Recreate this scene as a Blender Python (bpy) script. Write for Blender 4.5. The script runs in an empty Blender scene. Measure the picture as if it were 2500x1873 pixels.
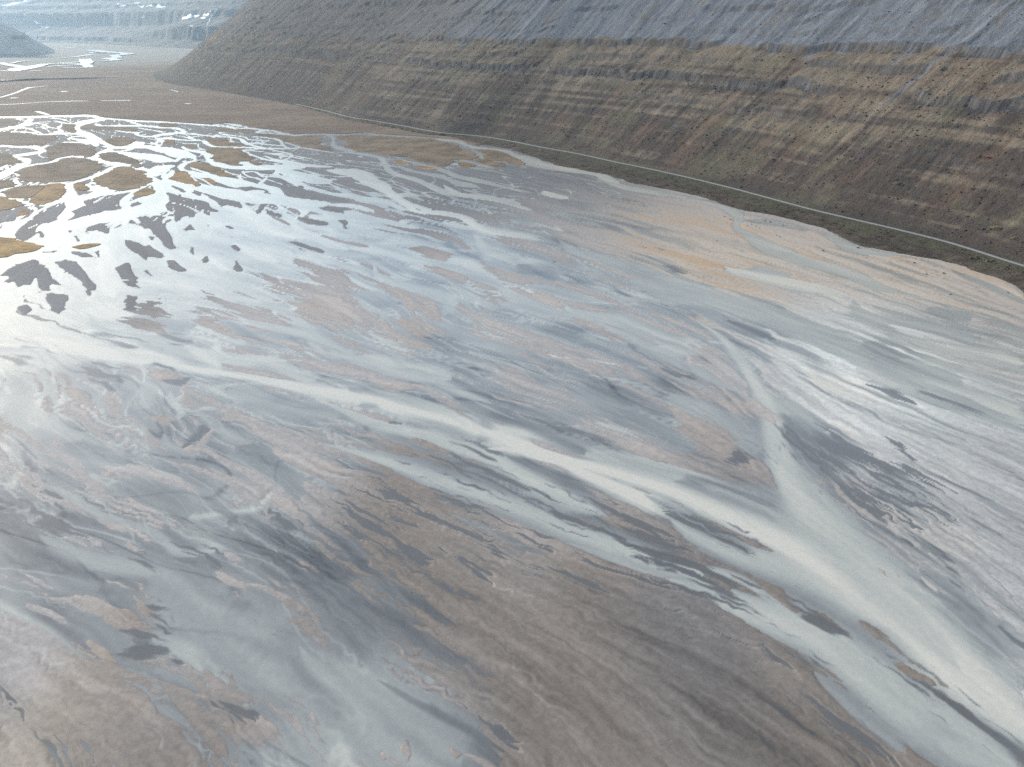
import bpy, bmesh, math, random
import numpy as np
from mathutils import Vector, Matrix
from mathutils.geometry import tessellate_polygon

# ------------------------------------------------------------------ camera, sky, sun, exposure
SC = bpy.context.scene
COL = SC.collection
PITCH = math.radians(26.697)
CAM_H = 150.0
cam = bpy.data.cameras.new('camera')
cam.sensor_width = 36.0
cam.lens = 36.0 * 1733.0 / 2500.0
cam.clip_start = 1.0
cam.clip_end = 60000.0
cam_o = bpy.data.objects.new('camera', cam)
COL.objects.link(cam_o)
cam_o.location = (0, 0, CAM_H)
cam_o.rotation_euler = (math.pi / 2 - PITCH, 0, 0)
SC.camera = cam_o

SUN_ELEV = math.radians(16)
SUN_AZ = math.radians(-53)          # from +Y (up the valley) towards -X
world = bpy.data.worlds.new('World')
SC.world = world
world.use_nodes = True
wn = world.node_tree
wn.nodes.clear()
sky = wn.nodes.new('ShaderNodeTexSky')
sky.sky_type = 'NISHITA'
sky.sun_disc = False
sky.sun_elevation = SUN_ELEV
sky.sun_rotation = SUN_AZ
sky.altitude = 150
sky.air_density = 1.0
sky.dust_density = 1.0
sky.ozone_density = 1.0
bg = wn.nodes.new('ShaderNodeBackground')
bg.inputs['Strength'].default_value = 0.13
wo = wn.nodes.new('ShaderNodeOutputWorld')
wn.links.new(sky.outputs[0], bg.inputs[0])
wn.links.new(bg.outputs[0], wo.inputs[0])

sun = bpy.data.lights.new('sun', 'SUN')
sun.energy = 3.6
sun.angle = math.radians(3.0)
sun.color = (1.0, 0.935, 0.84)
sun_o = bpy.data.objects.new('sun', sun)
COL.objects.link(sun_o)
sdir = Vector((math.sin(SUN_AZ) * math.cos(SUN_ELEV), math.cos(SUN_AZ) * math.cos(SUN_ELEV), math.sin(SUN_ELEV)))
sun_o.rotation_euler = sdir.to_track_quat('Z', 'Y').to_euler()

SC.view_settings.view_transform = 'Standard'
SC.view_settings.look = 'None'
SC.view_settings.gamma = 1.0
SC.view_settings.exposure = 1.08
SC.view_settings.use_curve_mapping = False
SC.render.engine = 'CYCLES'
SC.cycles.use_denoising = False
SC.cycles.use_adaptive_sampling = True
SC.cycles.adaptive_threshold = 0.01
SC.cycles.max_bounces = 4
SC.cycles.diffuse_bounces = 2
SC.cycles.glossy_bounces = 2
SC.cycles.volume_bounces = 0
SC.cycles.transparent_max_bounces = 8

# Delta traced in image pixels, projected to ground metres: x right, y along the valley, third value = half width.
CHANNELS = [  # (points, depth, suspended silt, softness of the edge)
 ([(-988.0,1394.0,14.4),(-946.9,1394.0,15.0),(-922.5,1398.9,15.8),(-897.3,1402.5,16.1),(-867.8,1411.0,16.1),(-835.2,1414.7,15.9),(-806.6,1420.9,13.6),(-776.5,1406.1,8.6),(-756.0,1390.5,7.0)],0.35,0.72,0.12),
 ([(-756.0,1390.5,5.9),(-747.7,1361.2,13.8),(-749.1,1338.7,18.3),(-742.9,1295.6,12.2),(-726.9,1250.2,4.4),(-695.1,1198.6,6.2),(-670.2,1172.1,8.8),(-643.1,1138.5,7.2),(-612.2,1098.9,7.3),(-585.0,1069.1,7.5),(-562.1,1040.7,3.8),(-551.6,1013.7,4.6),(-549.4,997.5,6.2),(-542.8,969.5,5.1),(-536.2,945.8,5.0)],0.35,0.72,0.12),
 ([(-718.6,1295.6,2.3),(-697.7,1270.0,4.8),(-677.3,1267.0,9.1),(-641.7,1271.0,8.8),(-612.9,1263.0,7.2),(-580.9,1250.2,6.7)],0.35,0.72,0.12),
 ([(-578.7,1245.3,10.8),(-557.0,1237.6,6.7),(-528.7,1203.1,2.7),(-524.2,1185.2,7.7),(-535.0,1172.1,11.0),(-541.1,1159.3,9.8)],0.35,0.72,0.12),
 ([(-541.1,1159.3,12.6),(-548.7,1142.6,2.6),(-521.4,1098.9,1.8),(-513.5,1069.1,1.7),(-488.4,1027.0,2.6),(-477.3,1013.7,3.9)],0.35,0.72,0.12),
 ([(-753.0,1384.5,8.4),(-729.5,1370.4,9.3),(-695.3,1355.5,9.6),(-660.8,1338.7,10.1),(-612.4,1322.2,10.5)],0.35,0.72,0.12),
 ([(-611.0,1319.0,5.8),(-564.6,1300.8,5.4),(-516.2,1275.0,5.2),(-479.4,1260.0,4.6),(-461.3,1240.5,4.8),(-434.0,1235.7,5.8),(-412.6,1226.2,4.8),(-390.2,1212.3,3.1),(-352.3,1163.6,3.0),(-331.6,1150.9,6.0),(-318.8,1167.8,6.2),(-287.8,1165.3,5.8)],0.35,0.72,0.12),
 ([(-692.6,1349.9,2.9),(-647.0,1295.6,2.9),(-620.1,1265.0,4.6),(-576.6,1240.5,5.7)],0.35,0.72,0.12),
 ([(-870.9,1361.2,5.1),(-843.9,1306.1,5.8),(-829.4,1260.0,8.7),(-830.2,1235.7,10.6),(-831.6,1215.1,7.8),(-833.0,1180.8,7.5)],0.35,0.72,0.12),
 ([(-844.6,1311.4,4.4),(-827.2,1304.0,3.5),(-800.7,1285.2,1.9),(-772.7,1250.2,1.8),(-752.0,1235.7,2.8)],0.35,0.72,0.12),
 ([(-816.8,1235.7,1.2),(-798.4,1198.6,1.2)],0.35,0.72,0.12),
 ([(-818.5,1240.5,6.4),(-798.5,1235.7,3.4),(-767.9,1203.1,2.0),(-746.3,1180.8,1.6),(-733.7,1163.6,1.9),(-721.8,1155.1,7.1),(-718.5,1165.3,7.9),(-698.3,1170.4,6.7),(-673.7,1163.6,5.6)],0.35,0.72,0.12),
 ([(-796.8,1194.1,3.5),(-765.4,1185.2,3.5),(-748.6,1180.8,3.6)],0.35,0.72,0.12),
 ([(-707.2,1163.6,1.6),(-727.0,1194.1,4.7),(-717.3,1189.7,2.8),(-748.3,1235.7,1.7),(-759.7,1260.0,3.5),(-758.5,1280.1,3.9)],0.35,0.72,0.12),
 ([(-813.7,1338.7,2.4),(-783.8,1311.4,2.8),(-746.2,1285.2,3.2)],0.35,0.72,0.12),
 ([(-845.5,1384.5,2.9),(-804.7,1355.5,1.9),(-797.9,1338.7,1.0)],0.35,0.72,0.12),
 ([(-755.1,1047.7,5.4),(-719.2,1040.7,5.3),(-682.9,1032.5,6.6),(-655.0,1023.7,7.0),(-634.3,1000.7,3.1),(-633.9,981.7,8.6),(-640.4,963.5,9.7),(-646.4,957.5,2.0),(-630.7,940.0,3.4),(-615.2,928.7,5.4),(-601.4,912.2,3.4),(-593.4,885.8,6.3),(-584.2,851.2,6.5),(-573.5,814.6,8.2),(-570.4,784.8,9.7)],0.35,0.72,0.12),
 ([(-569.0,832.5,1.3),(-551.7,816.8,0.7),(-544.5,797.3,2.5),(-530.8,776.7,2.0),(-522.7,768.7,2.0),(-522.4,757.0,2.6),(-523.0,745.6,2.1),(-523.1,736.4,3.4),(-529.9,723.7,3.8)],0.35,0.72,0.12),
 ([(-612.9,875.7,3.9),(-614.1,885.8,2.8),(-594.6,860.8,1.0),(-588.9,846.5,1.9)],0.35,0.72,0.12),
 ([(-529.9,723.7,1.5),(-510.5,716.7,1.4),(-499.4,709.8,1.7),(-480.9,693.1,1.9),(-465.6,683.3,2.9),(-454.5,673.2,4.5)],0.35,0.72,0.12),
 ([(-584.1,870.7,2.9),(-582.2,891.0,4.0),(-568.9,906.8,4.0),(-575.7,931.5,3.1),(-574.3,945.8,5.0),(-560.7,950.4,4.9),(-539.2,937.2,4.6),(-525.4,928.7,7.9)],0.35,0.72,0.12),
 ([(-536.2,945.8,4.2),(-516.9,923.1,4.8),(-497.4,906.8,6.6),(-476.8,891.0,8.8),(-458.7,883.3,7.2),(-441.5,865.7,4.1),(-425.6,846.5,2.5),(-417.9,828.0,3.3),(-398.4,801.6,4.7),(-379.9,776.7,6.9)],0.35,0.72,0.12),
 ([(-471.2,883.3,5.8),(-473.8,870.7,5.7),(-469.3,851.2,6.1),(-467.8,834.8,4.4),(-468.7,812.4,3.7),(-469.5,791.0,3.7),(-470.9,774.7,4.9),(-468.6,764.8,4.3)],0.35,0.72,0.12),
 ([(-473.0,772.7,4.1),(-457.9,745.6,5.0),(-442.2,720.2,5.6),(-413.4,673.2,6.8)],0.35,0.72,0.12),
 ([(-439.7,706.4,3.4),(-435.2,683.3,4.3),(-437.8,673.2,6.3)],0.35,0.72,0.12),
 ([(-457.2,772.7,1.7),(-437.4,753.2,6.6),(-425.7,745.6,12.7),(-406.7,738.2,1.3),(-416.3,727.3,10.3),(-418.9,716.7,5.4)],0.15,0.6,0.6),
 ([(-421.8,703.0,13.0),(-414.5,716.7,7.6),(-396.1,727.3,5.3),(-387.5,745.6,3.9),(-387.3,780.7,2.9),(-386.7,784.8,2.5)],0.35,0.72,0.12),
 ([(-365.2,673.2,3.1),(-373.3,689.8,3.8),(-378.6,709.8,4.0),(-384.3,730.9,2.0),(-384.0,738.2,2.0)],0.35,0.72,0.12),
 ([(-363.6,680.2,3.0),(-362.2,699.7,3.1),(-360.1,727.3,3.2)],0.35,0.72,0.12),
 ([(-562.1,1040.7,11.9),(-540.9,1027.0,10.9),(-523.5,1033.8,15.0),(-499.7,1027.0,9.4),(-470.1,997.5,10.6)],0.35,0.72,0.12),
 ([(-541.7,994.3,4.1),(-518.6,981.7,5.7),(-495.1,963.5,13.4),(-475.1,951.6,18.5),(-455.6,940.0,13.8),(-435.1,917.6,12.2)],0.35,0.72,0.12),
 ([(-549.2,1054.7,13.0),(-545.5,1069.1,14.7),(-526.9,1047.7,5.6)],0.35,0.72,0.12),
 ([(-549.3,1083.8,1.9),(-532.9,1058.3,2.2),(-516.8,1037.3,2.6)],0.35,0.72,0.12),
 ([(-460.8,906.8,2.5),(-442.1,870.7,2.9),(-430.0,856.0,4.5)],0.35,0.72,0.12),
 ([(-522.9,1000.7,4.4),(-523.1,1013.7,4.5)],0.35,0.72,0.12),
 ([(-416.8,875.7,11.3),(-413.2,841.8,9.6),(-407.9,819.0,7.6)],0.35,0.72,0.12),
 ([(-379.9,776.7,5.8),(-361.2,738.2,5.6),(-346.2,696.3,5.8),(-337.3,673.2,5.4)],0.35,0.72,0.12),
 ([(-665.6,1116.0,2.6),(-646.0,1106.6,4.3),(-626.8,1091.3,7.7),(-602.0,1069.1,4.7),(-584.0,1040.7,2.6)],0.35,0.72,0.12),
 ([(-646.4,1077.9,5.7),(-624.1,1076.4,4.3),(-605.6,1061.9,2.7)],0.35,0.72,0.12),
 ([(-592.9,1180.8,1.1),(-576.5,1150.9,2.2),(-558.2,1138.5,5.6),(-545.7,1138.5,7.4)],0.35,0.72,0.12),
 ([(-651.9,1226.2,1.6),(-628.6,1198.6,2.7),(-592.9,1180.8,3.6)],0.35,0.72,0.12),
 ([(-616.0,1237.6,2.3),(-584.9,1212.3,2.3)],0.35,0.72,0.12),
 ([(-578.0,1207.7,2.9),(-554.4,1189.7,2.9)],0.35,0.72,0.12),
 ([(-937.3,1492.6,2.5),(-916.6,1472.3,2.2),(-880.9,1433.4,2.0)],0.35,0.72,0.12),
 ([(-509.5,934.3,8.7),(-502.9,940.0,8.6),(-475.3,912.2,2.9)],0.12,0.55,0.6),
 ([(-506.4,828.0,0.6),(-491.6,801.6,2.0),(-477.4,784.8,3.3)],0.15,0.6,0.5),
 ([(-656.7,1047.7,2.7),(-650.8,1027.0,2.7)],0.35,0.72,0.12),
 ([(-521.5,1122.4,8.1),(-494.3,1102.8,4.3),(-469.3,1095.1,4.6),(-452.5,1091.3,3.3),(-440.7,1069.1,3.8),(-425.1,1047.7,3.6),(-411.6,1033.8,4.8),(-393.0,1033.8,5.1),(-364.9,1027.0,4.8),(-336.7,1019.0,5.0),(-305.6,1017.0,5.5),(-295.0,1027.0,4.9)],0.35,0.72,0.12),
 ([(-517.6,1172.1,4.5),(-489.3,1159.3,3.6),(-452.7,1138.5,3.7),(-427.2,1130.4,3.9),(-404.7,1110.5,3.1),(-387.7,1076.4,3.9),(-366.5,1047.7,2.9),(-346.4,1027.0,3.2),(-333.1,1017.0,3.3)],0.35,0.72,0.12),
 ([(-452.1,1167.8,2.7),(-427.3,1146.7,2.9),(-408.3,1134.4,2.1),(-394.7,1110.5,1.5),(-386.7,1102.8,3.4),(-359.0,1091.3,3.7)],0.35,0.72,0.12),
 ([(-379.9,1069.1,3.6),(-360.5,1061.9,3.3),(-341.4,1051.2,3.3),(-323.6,1044.2,3.5)],0.35,0.72,0.12),
 ([(-393.9,1138.5,2.2),(-368.5,1122.4,3.2),(-351.6,1110.5,2.6),(-337.2,1083.8,2.3),(-323.6,1047.7,2.0),(-308.5,1020.3,2.2)],0.35,0.72,0.12),
 ([(-328.6,1076.4,1.9),(-307.9,1047.7,1.9),(-293.0,1027.0,2.3),(-273.4,1010.4,2.9),(-247.4,991.1,3.0)],0.35,0.72,0.12),
 ([(-600.5,1408.6,5.0),(-583.2,1396.4,3.7),(-547.0,1355.5,3.8),(-520.8,1338.7,5.6),(-503.0,1333.1,3.8),(-491.4,1311.4,3.5),(-465.3,1295.6,5.0)],0.35,0.72,0.12),
 ([(-449.9,1265.0,2.2),(-436.4,1235.7,2.2)],0.35,0.72,0.12),
 ([(-403.4,1189.7,5.2),(-402.0,1207.7,7.3),(-397.4,1212.3,12.0)],0.35,0.72,0.12),
 ([(-386.4,1207.7,2.0),(-369.0,1180.8,2.3),(-353.5,1163.6,2.8)],0.35,0.72,0.12),
 ([(-400.6,1180.8,3.6),(-378.0,1172.1,3.4),(-351.1,1159.3,3.3)],0.35,0.72,0.12),
 ([(-423.5,1110.5,0.8),(-413.1,1087.6,1.2),(-401.4,1072.7,1.9)],0.35,0.72,0.12),
 ([(-414.4,988.0,5.0),(-398.1,963.5,4.8),(-382.0,928.7,4.3),(-360.5,896.2,7.2),(-341.4,875.7,8.2),(-327.2,873.2,12.3),(-304.3,870.7,14.6),(-282.3,870.7,17.4),(-266.0,875.7,20.9)],0.35,0.72,0.12),
 ([(-361.0,994.3,1.5),(-341.0,963.5,2.2),(-308.1,925.9,3.1),(-289.8,917.6,8.0),(-274.7,906.8,8.2),(-258.6,891.0,9.0),(-241.3,883.3,8.5),(-220.6,875.7,6.1)],0.35,0.72,0.12),
 ([(-319.8,954.5,1.9),(-299.6,928.7,2.0),(-286.2,914.9,2.2)],0.35,0.72,0.12),
 ([(-293.7,934.3,0.9),(-299.7,951.6,1.5),(-295.1,948.7,4.1)],0.35,0.72,0.12),
 ([(-285.7,925.9,2.3),(-285.4,951.6,1.6),(-287.7,963.5,1.6),(-301.6,981.7,2.4),(-331.1,1010.4,1.7)],0.35,0.72,0.12),
 ([(-336.1,912.2,8.1),(-321.6,896.2,8.2),(-306.7,880.7,8.3)],0.15,0.6,0.4),
 ([(-460.2,1033.8,2.3),(-441.1,1007.2,3.6),(-423.9,994.3,6.9),(-413.4,988.0,8.3)],0.35,0.72,0.12),
 ([(-483.1,1027.0,4.8),(-459.5,1000.7,11.6),(-433.9,963.5,14.5),(-418.4,951.6,8.7),(-407.1,940.0,2.3),(-398.5,923.1,1.5),(-401.1,906.8,3.4),(-398.8,885.8,4.2),(-389.3,860.8,2.9),(-374.5,841.8,4.5)],0.35,0.72,0.12),
 ([(-418.0,912.2,2.0),(-424.1,940.0,2.8),(-421.8,945.8,6.3)],0.35,0.72,0.12),
 ([(-374.5,841.8,8.0),(-359.6,828.0,9.1),(-345.2,819.0,9.6),(-328.7,805.9,9.6),(-307.9,788.9,13.0),(-287.3,768.7,13.7)],0.35,0.72,0.12),
 ([(-381.9,870.7,2.3),(-364.6,851.2,2.3),(-347.1,832.5,2.3)],0.35,0.72,0.12),
 ([(-394.8,851.2,3.3),(-387.2,823.5,3.7),(-377.6,797.3,5.8),(-360.8,780.7,12.6),(-338.4,764.8,11.3),(-318.4,749.4,10.2),(-294.5,734.5,13.3),(-263.6,709.8,18.0),(-237.5,696.3,18.2),(-213.1,686.6,15.3),(-188.5,673.2,14.3)],0.35,0.72,0.12),
 ([(-364.6,823.5,0.7),(-348.3,797.3,0.9),(-333.7,772.7,1.7),(-322.8,760.9,3.4),(-310.4,757.0,3.2),(-292.0,738.2,5.1)],0.35,0.72,0.12),
 ([(-343.1,860.8,1.1),(-325.9,837.1,1.8),(-308.5,819.0,2.2),(-299.3,801.6,1.4),(-289.0,780.7,2.3),(-275.5,768.7,4.6),(-260.0,757.0,6.9),(-246.5,745.6,6.5),(-230.9,713.2,5.6),(-219.5,696.3,7.7),(-205.2,683.3,9.2)],0.35,0.72,0.12),
 ([(-312.0,846.5,0.8),(-304.1,828.0,1.0),(-291.5,810.2,1.7),(-284.3,805.9,1.9),(-274.5,793.1,1.5)],0.35,0.72,0.12),
 ([(-308.7,841.8,4.2),(-296.7,841.8,2.0),(-279.6,814.6,1.5),(-273.3,810.2,0.9),(-270.3,784.8,2.1),(-269.6,772.7,1.8)],0.35,0.72,0.12),
 ([(-279.3,860.8,7.3),(-260.8,841.8,11.9),(-243.1,823.5,13.5),(-219.7,797.3,15.1),(-196.7,772.7,17.0)],0.2,0.6,0.5),
 ([(-250.6,805.9,3.3),(-235.5,780.7,3.6),(-225.9,768.7,4.2)],0.35,0.72,0.12),
 ([(-259.8,823.5,2.3),(-232.6,784.8,2.2),(-213.4,757.0,2.5),(-186.2,727.3,2.6)],0.2,0.6,0.5),
 ([(-263.8,723.7,10.1),(-260.9,730.9,9.1),(-254.1,716.7,3.3)],0.35,0.72,0.12),
 ([(-246.0,984.9,6.1),(-214.6,982.5,6.3),(-178.5,952.3,6.6),(-163.7,927.3,4.4),(-148.5,868.2,3.6),(-134.5,832.5,5.4),(-111.5,802.1,6.4),(-93.1,773.7,5.8),(-75.1,740.0,6.0),(-59.5,722.0,7.0),(-45.5,719.8,5.2)],0.2,0.6,0.35),
 ([(-196.4,971.0,3.2),(-170.7,941.5,3.4),(-150.3,923.8,3.7)],0.1,0.55,0.3),
 ([(-216.1,856.0,19.3),(-191.9,844.1,21.2),(-172.5,826.8,14.2),(-159.2,794.2,12.0),(-139.1,758.9,10.8),(-125.0,730.9,6.2),(-111.3,700.5,5.3),(-99.6,680.2,3.8),(-87.1,649.7,2.5)],0.3,0.75,0.5),
 ([(-87.1,649.7,3.8),(-66.0,640.7,5.0),(-48.7,631.9,4.8),(-39.5,615.0,3.5),(-32.0,592.6,3.4)],0.2,0.85,0.5),
 ([(-99.6,680.2,4.2),(-85.0,660.9,4.1),(-75.1,647.9,4.0)],0.2,0.8,0.5),
 ([(-93.6,735.4,1.7),(-81.4,709.0,1.9),(-71.1,696.3,2.4)],0.1,0.6,0.5),
 ([(-130.1,920.4,3.3),(-111.9,893.6,4.8),(-86.4,862.1,5.4),(-61.3,815.7,5.6),(-39.4,788.9,6.8),(-18.8,768.7,5.3),(0.9,744.7,4.6),(20.7,726.4,4.8)],0.2,0.55,0.4),
 ([(-138.5,890.3,2.0),(-123.8,856.0,3.3),(-105.5,838.3,4.9),(-82.6,821.2,3.9),(-64.5,788.9,6.4),(-48.3,768.7,10.1),(-32.8,749.4,5.8)],0.15,0.5,0.5),
 ([(-64.4,927.3,4.2),(-50.1,900.1,5.2),(-32.5,883.9,6.5)],0.15,0.55,0.3),
 ([(-42.5,715.4,3.1),(-31.0,704.7,6.6),(-12.6,692.2,8.7),(0.8,672.3,4.6),(18.6,646.1,4.4)],0.2,0.85,0.6),
 ([(-173.9,674.3,5.8),(-155.6,670.4,6.6),(-140.8,660.9,6.2),(-124.7,642.5,4.0)],0.2,0.75,0.5),
 ([(-186.0,726.4,8.2),(-154.5,709.0,6.5),(-123.8,688.2,6.0),(-101.6,657.1,4.3),(-87.5,646.1,4.2)],0.2,0.65,0.5),
 ([(-166.6,642.5,5.4),(-146.2,625.1,6.4),(-129.2,621.7,7.1),(-111.4,611.7,5.8),(-93.1,595.7,5.3),(-76.0,582.5,5.3)],0.15,0.6,0.5),
 ([(-59.0,608.4,4.8),(-46.2,595.7,5.0),(-30.0,582.5,5.1)],0.2,0.8,0.5),
 ([(-285.2,1154.0,3.6),(-268.6,1118.4,2.8),(-253.9,1052.9,3.5),(-234.7,1018.7,9.1),(-215.3,998.3,8.9)],0.15,0.5,0.3),
 ([(-286.9,1161.4,6.0),(-264.4,1157.2,6.4),(-232.5,1178.7,6.6),(-212.0,1161.4,6.3),(-183.8,1146.7,5.3),(-139.0,1128.4,5.2),(-112.3,1113.5,4.1),(-93.8,1089.4,3.7)],0.15,0.5,0.2),
 ([(-107.3,1103.7,10.5),(-79.9,1084.7,8.9),(-68.7,1057.4,5.3),(-50.2,1027.0,7.7),(-17.7,1002.3,9.1),(1.1,963.5,7.8),(15.0,920.4,8.7),(25.0,893.6,10.6)],0.3,0.72,0.25),
 ([(-68.5,1052.9,1.8),(-54.5,1010.4,2.4),(-42.8,971.0,4.6),(-40.5,945.1,4.6),(-22.1,916.9,3.7),(-4.7,906.8,3.3),(12.2,880.7,2.5)],0.15,0.5,0.2),
 ([(-8.6,989.5,8.1),(11.9,944.7,10.9),(26.8,897.8,15.1),(66.2,855.1,10.7),(99.2,820.7,7.8),(110.6,771.4,6.4),(123.6,746.8,8.4),(151.1,719.8,8.0),(171.5,705.1,8.2)],0.3,0.75,0.35),
 ([(-471.4,770.5,5.9),(-436.5,708.0,5.5),(-411.3,673.4,6.6),(-399.1,635.7,7.9),(-387.6,596.2,7.5),(-362.2,560.9,6.5),(-341.6,520.6,11.7),(-343.6,492.7,7.9),(-343.1,457.0,7.1)],0.3,0.85,0.5),
 ([(-374.2,770.5,9.4),(-337.2,680.0,10.2),(-337.1,647.8,18.9),(-353.7,623.9,19.7),(-369.2,601.6,14.2),(-370.5,575.6,13.4)],0.3,0.85,0.5),
 ([(-315.0,537.9,6.5),(-293.8,496.5,6.0),(-276.6,467.2,6.7),(-260.5,437.6,5.4),(-247.0,416.8,3.6)],0.3,0.95,0.8),
 ([(-367.5,770.5,15.3),(-316.7,722.7,14.7),(-276.8,686.8,9.1),(-230.9,629.7,6.7),(-199.2,580.6,4.4),(-176.9,560.9,6.4),(-156.8,556.2,5.3),(-136.7,533.5,4.9),(-122.9,520.6,5.2)],0.3,0.85,0.5),
 ([(-261.3,722.7,9.5),(-231.1,700.8,8.8),(-198.9,666.8,6.1),(-186.4,635.7,3.0),(-189.8,612.6,2.0),(-175.8,580.6,3.1),(-151.6,560.9,4.3)],0.2,0.85,0.5),
 ([(-217.0,542.4,4.1),(-193.8,516.5,4.5),(-173.7,496.5,3.6),(-166.9,488.9,1.9)],0.2,0.9,0.6),
 ([(-249.2,457.0,3.2),(-225.3,440.8,4.6),(-208.7,437.6,6.8),(-190.2,434.6,4.1),(-179.8,419.7,2.8),(-159.3,411.1,3.0),(-139.2,408.4,2.1)],0.2,0.85,0.7),
 ([(-215.2,453.7,2.4),(-220.6,477.8,2.5)],0.2,0.85,0.8),
 ([(-178.2,394.9,2.1),(-159.9,379.8,3.0),(-142.3,372.6,4.6),(-126.9,365.6,3.9),(-111.5,356.6,2.5),(-100.9,337.6,2.1),(-90.9,329.7,2.9),(-82.8,325.9,3.2)],0.2,0.68,0.6),
 ([(-177.1,434.6,1.8),(-156.3,416.8,1.9),(-148.6,413.9,2.4)],0.1,0.7,0.7),
 ([(-309.5,397.6,7.1),(-289.5,382.2,6.8),(-265.3,363.3,7.6),(-241.1,351.1,7.1),(-222.5,341.7,5.5),(-206.9,333.6,5.5),(-189.8,331.7,7.0),(-171.6,326.8,8.5),(-154.5,324.0,7.1),(-142.6,313.0,4.1)],0.35,0.95,0.75),
 ([(-145.9,322.1,3.9),(-134.7,324.0,5.8),(-122.9,324.0,5.4),(-114.4,316.6,3.8),(-102.7,307.7,4.3),(-93.5,301.1,4.8)],0.3,0.85,0.7),
 ([(-248.2,389.8,2.7),(-228.3,365.6,3.1),(-212.1,361.0,2.7),(-200.3,354.4,3.6),(-185.3,339.6,4.2),(-167.2,335.6,5.3)],0.2,0.6,0.8),
 ([(-194.5,356.6,3.1),(-169.6,331.7,4.0),(-150.3,313.0,4.5),(-141.9,311.2,4.8)],0.2,0.6,0.8),
 ([(-125.5,305.0,5.0),(-100.6,295.2,5.7),(-81.8,288.2,5.7),(-63.9,282.8,6.3),(-48.2,274.9,6.5),(-28.9,264.6,6.2),(-10.7,253.0,6.4),(4.4,242.1,6.1),(13.4,235.3,5.3)],0.4,0.95,0.7),
 ([(-21.4,270.7,2.3),(-5.0,256.8,3.1),(14.0,249.3,3.8),(35.1,235.3,4.2),(52.1,228.7,4.5),(67.7,219.4,4.2),(81.5,207.8,4.0),(94.8,198.4,3.4)],0.3,0.82,0.75),
 ([(-12.0,240.7,1.9),(2.4,239.5,2.1),(9.8,234.9,2.5),(20.5,229.9,3.4),(27.1,222.9,3.7),(34.7,216.7,4.1),(47.9,206.1,4.9),(62.6,194.4,6.0)],0.4,1,0.7),
 ([(54.2,195.3,2.7),(61.5,185.3,3.5),(72.2,177.5,4.8),(84.9,170.9,5.9),(95.7,161.2,6.6),(107.5,147.0,7.5)],0.35,0.7,0.9),
 ([(20.7,232.7,2.0),(39.5,227.2,2.6),(53.5,221.8,3.0),(65.7,207.9,3.2)],0.3,0.68,0.8),
 ([(58.3,212.8,3.7),(68.3,202.4,4.1),(81.1,190.2,4.6),(92.5,178.2,5.0),(102.7,166.7,5.4)],0.4,0.86,0.9),
 ([(94.3,169.8,9.4),(104.6,165.6,10.1),(109.2,155.1,8.4),(111.2,145.5,7.5),(112.5,135.6,7.8),(115.1,125.6,9.7),(119.1,119.1,11.5),(122.6,114.8,12.4)],0.4,0.85,0.9),
 ([(106.4,169.8,4.2),(110.7,158.3,3.9),(112.7,148.4,3.4),(112.9,138.8,3.3),(114.8,128.5,3.4),(118.6,121.4,3.5),(123.7,116.5,3.4)],0.4,1,0.95),
 ([(-77.7,274.6,1.7),(-63.2,263.5,1.9),(-48.8,256.8,2.3),(-33.6,250.4,2.4),(-25.4,244.3,2.7),(-16.3,239.5,3.1),(-5.6,232.7,3.8),(6.4,221.8,4.8),(17.6,211.8,5.1),(28.0,202.4,3.3)],0.3,0.66,0.85),
 ([(-82.1,301.1,2.7),(-64.7,291.3,3.2),(-52.2,280.5,4.0),(-36.8,267.6,4.7),(-22.2,252.9,3.8),(-15.3,245.5,2.2)],0.3,0.6,0.9),
 ([(-69.2,241.9,4.0),(-51.5,233.8,4.2),(-38.3,226.1,4.4),(-25.5,216.7,4.8),(-13.7,210.8,4.4),(-2.3,204.2,4.2),(8.6,197.0,4.8),(18.8,189.3,5.1),(28.7,183.7,5.4),(42.7,175.2,5.2),(56.2,166.7,5.7)],0.3,0.5,0.7),
 ([(47.0,166.3,4.3),(58.1,160.9,4.8),(66.5,154.5,5.3),(73.4,150.2,5.9),(79.9,146.1,6.4),(85.4,141.0,7.4),(89.9,134.6,8.2),(94.3,128.0,9.1),(98.8,120.9,10.0),(104.9,114.4,10.2),(109.3,109.0,10.4),(112.7,102.8,9.9)],0.35,0.66,0.75),
 ([(69.1,153.9,0.7),(75.4,149.6,1.3),(83.4,147.3,1.6),(90.3,142.7,1.5),(95.3,134.6,1.5),(100.2,127.5,1.7),(103.7,122.8,1.7)],0.3,0.9,0.8),
 ([(17.5,183.3,0.8),(31.9,175.6,1.5),(45.6,169.1,2.5),(60.5,170.5,1.5),(69.8,165.6,1.9),(75.8,157.7,1.6),(80.7,150.8,1.3)],0.3,0.6,0.7),
 ([(112.5,307.9,2.4),(113.9,292.9,3.4),(115.3,283.5,3.6),(115.1,270.4,3.1),(110.4,258.1,3.4),(105.2,244.3,3.5),(104.7,231.5,5.1),(105.8,217.7,6.2),(107.2,203.3,6.5),(109.7,189.3,6.6),(113.0,179.0,6.2),(116.3,170.2,5.8),(118.9,162.6,5.5)],0.35,0.72,0.7),
 ([(115.7,280.5,5.7),(121.6,273.2,8.3),(127.5,264.8,7.2),(130.0,254.2,3.0)],0.25,0.6,0.9),
 ([(72.1,288.2,7.4),(81.9,271.8,8.2),(89.9,258.1,9.1),(97.1,246.7,9.0),(102.4,239.5,6.7)],0.25,0.5,0.85),
 ([(26.3,294.5,6.5),(39.4,280.5,7.4),(51.4,266.2,6.9),(62.1,251.7,6.5),(72.8,238.4,6.3)],0.2,0.38,0.9),
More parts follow.
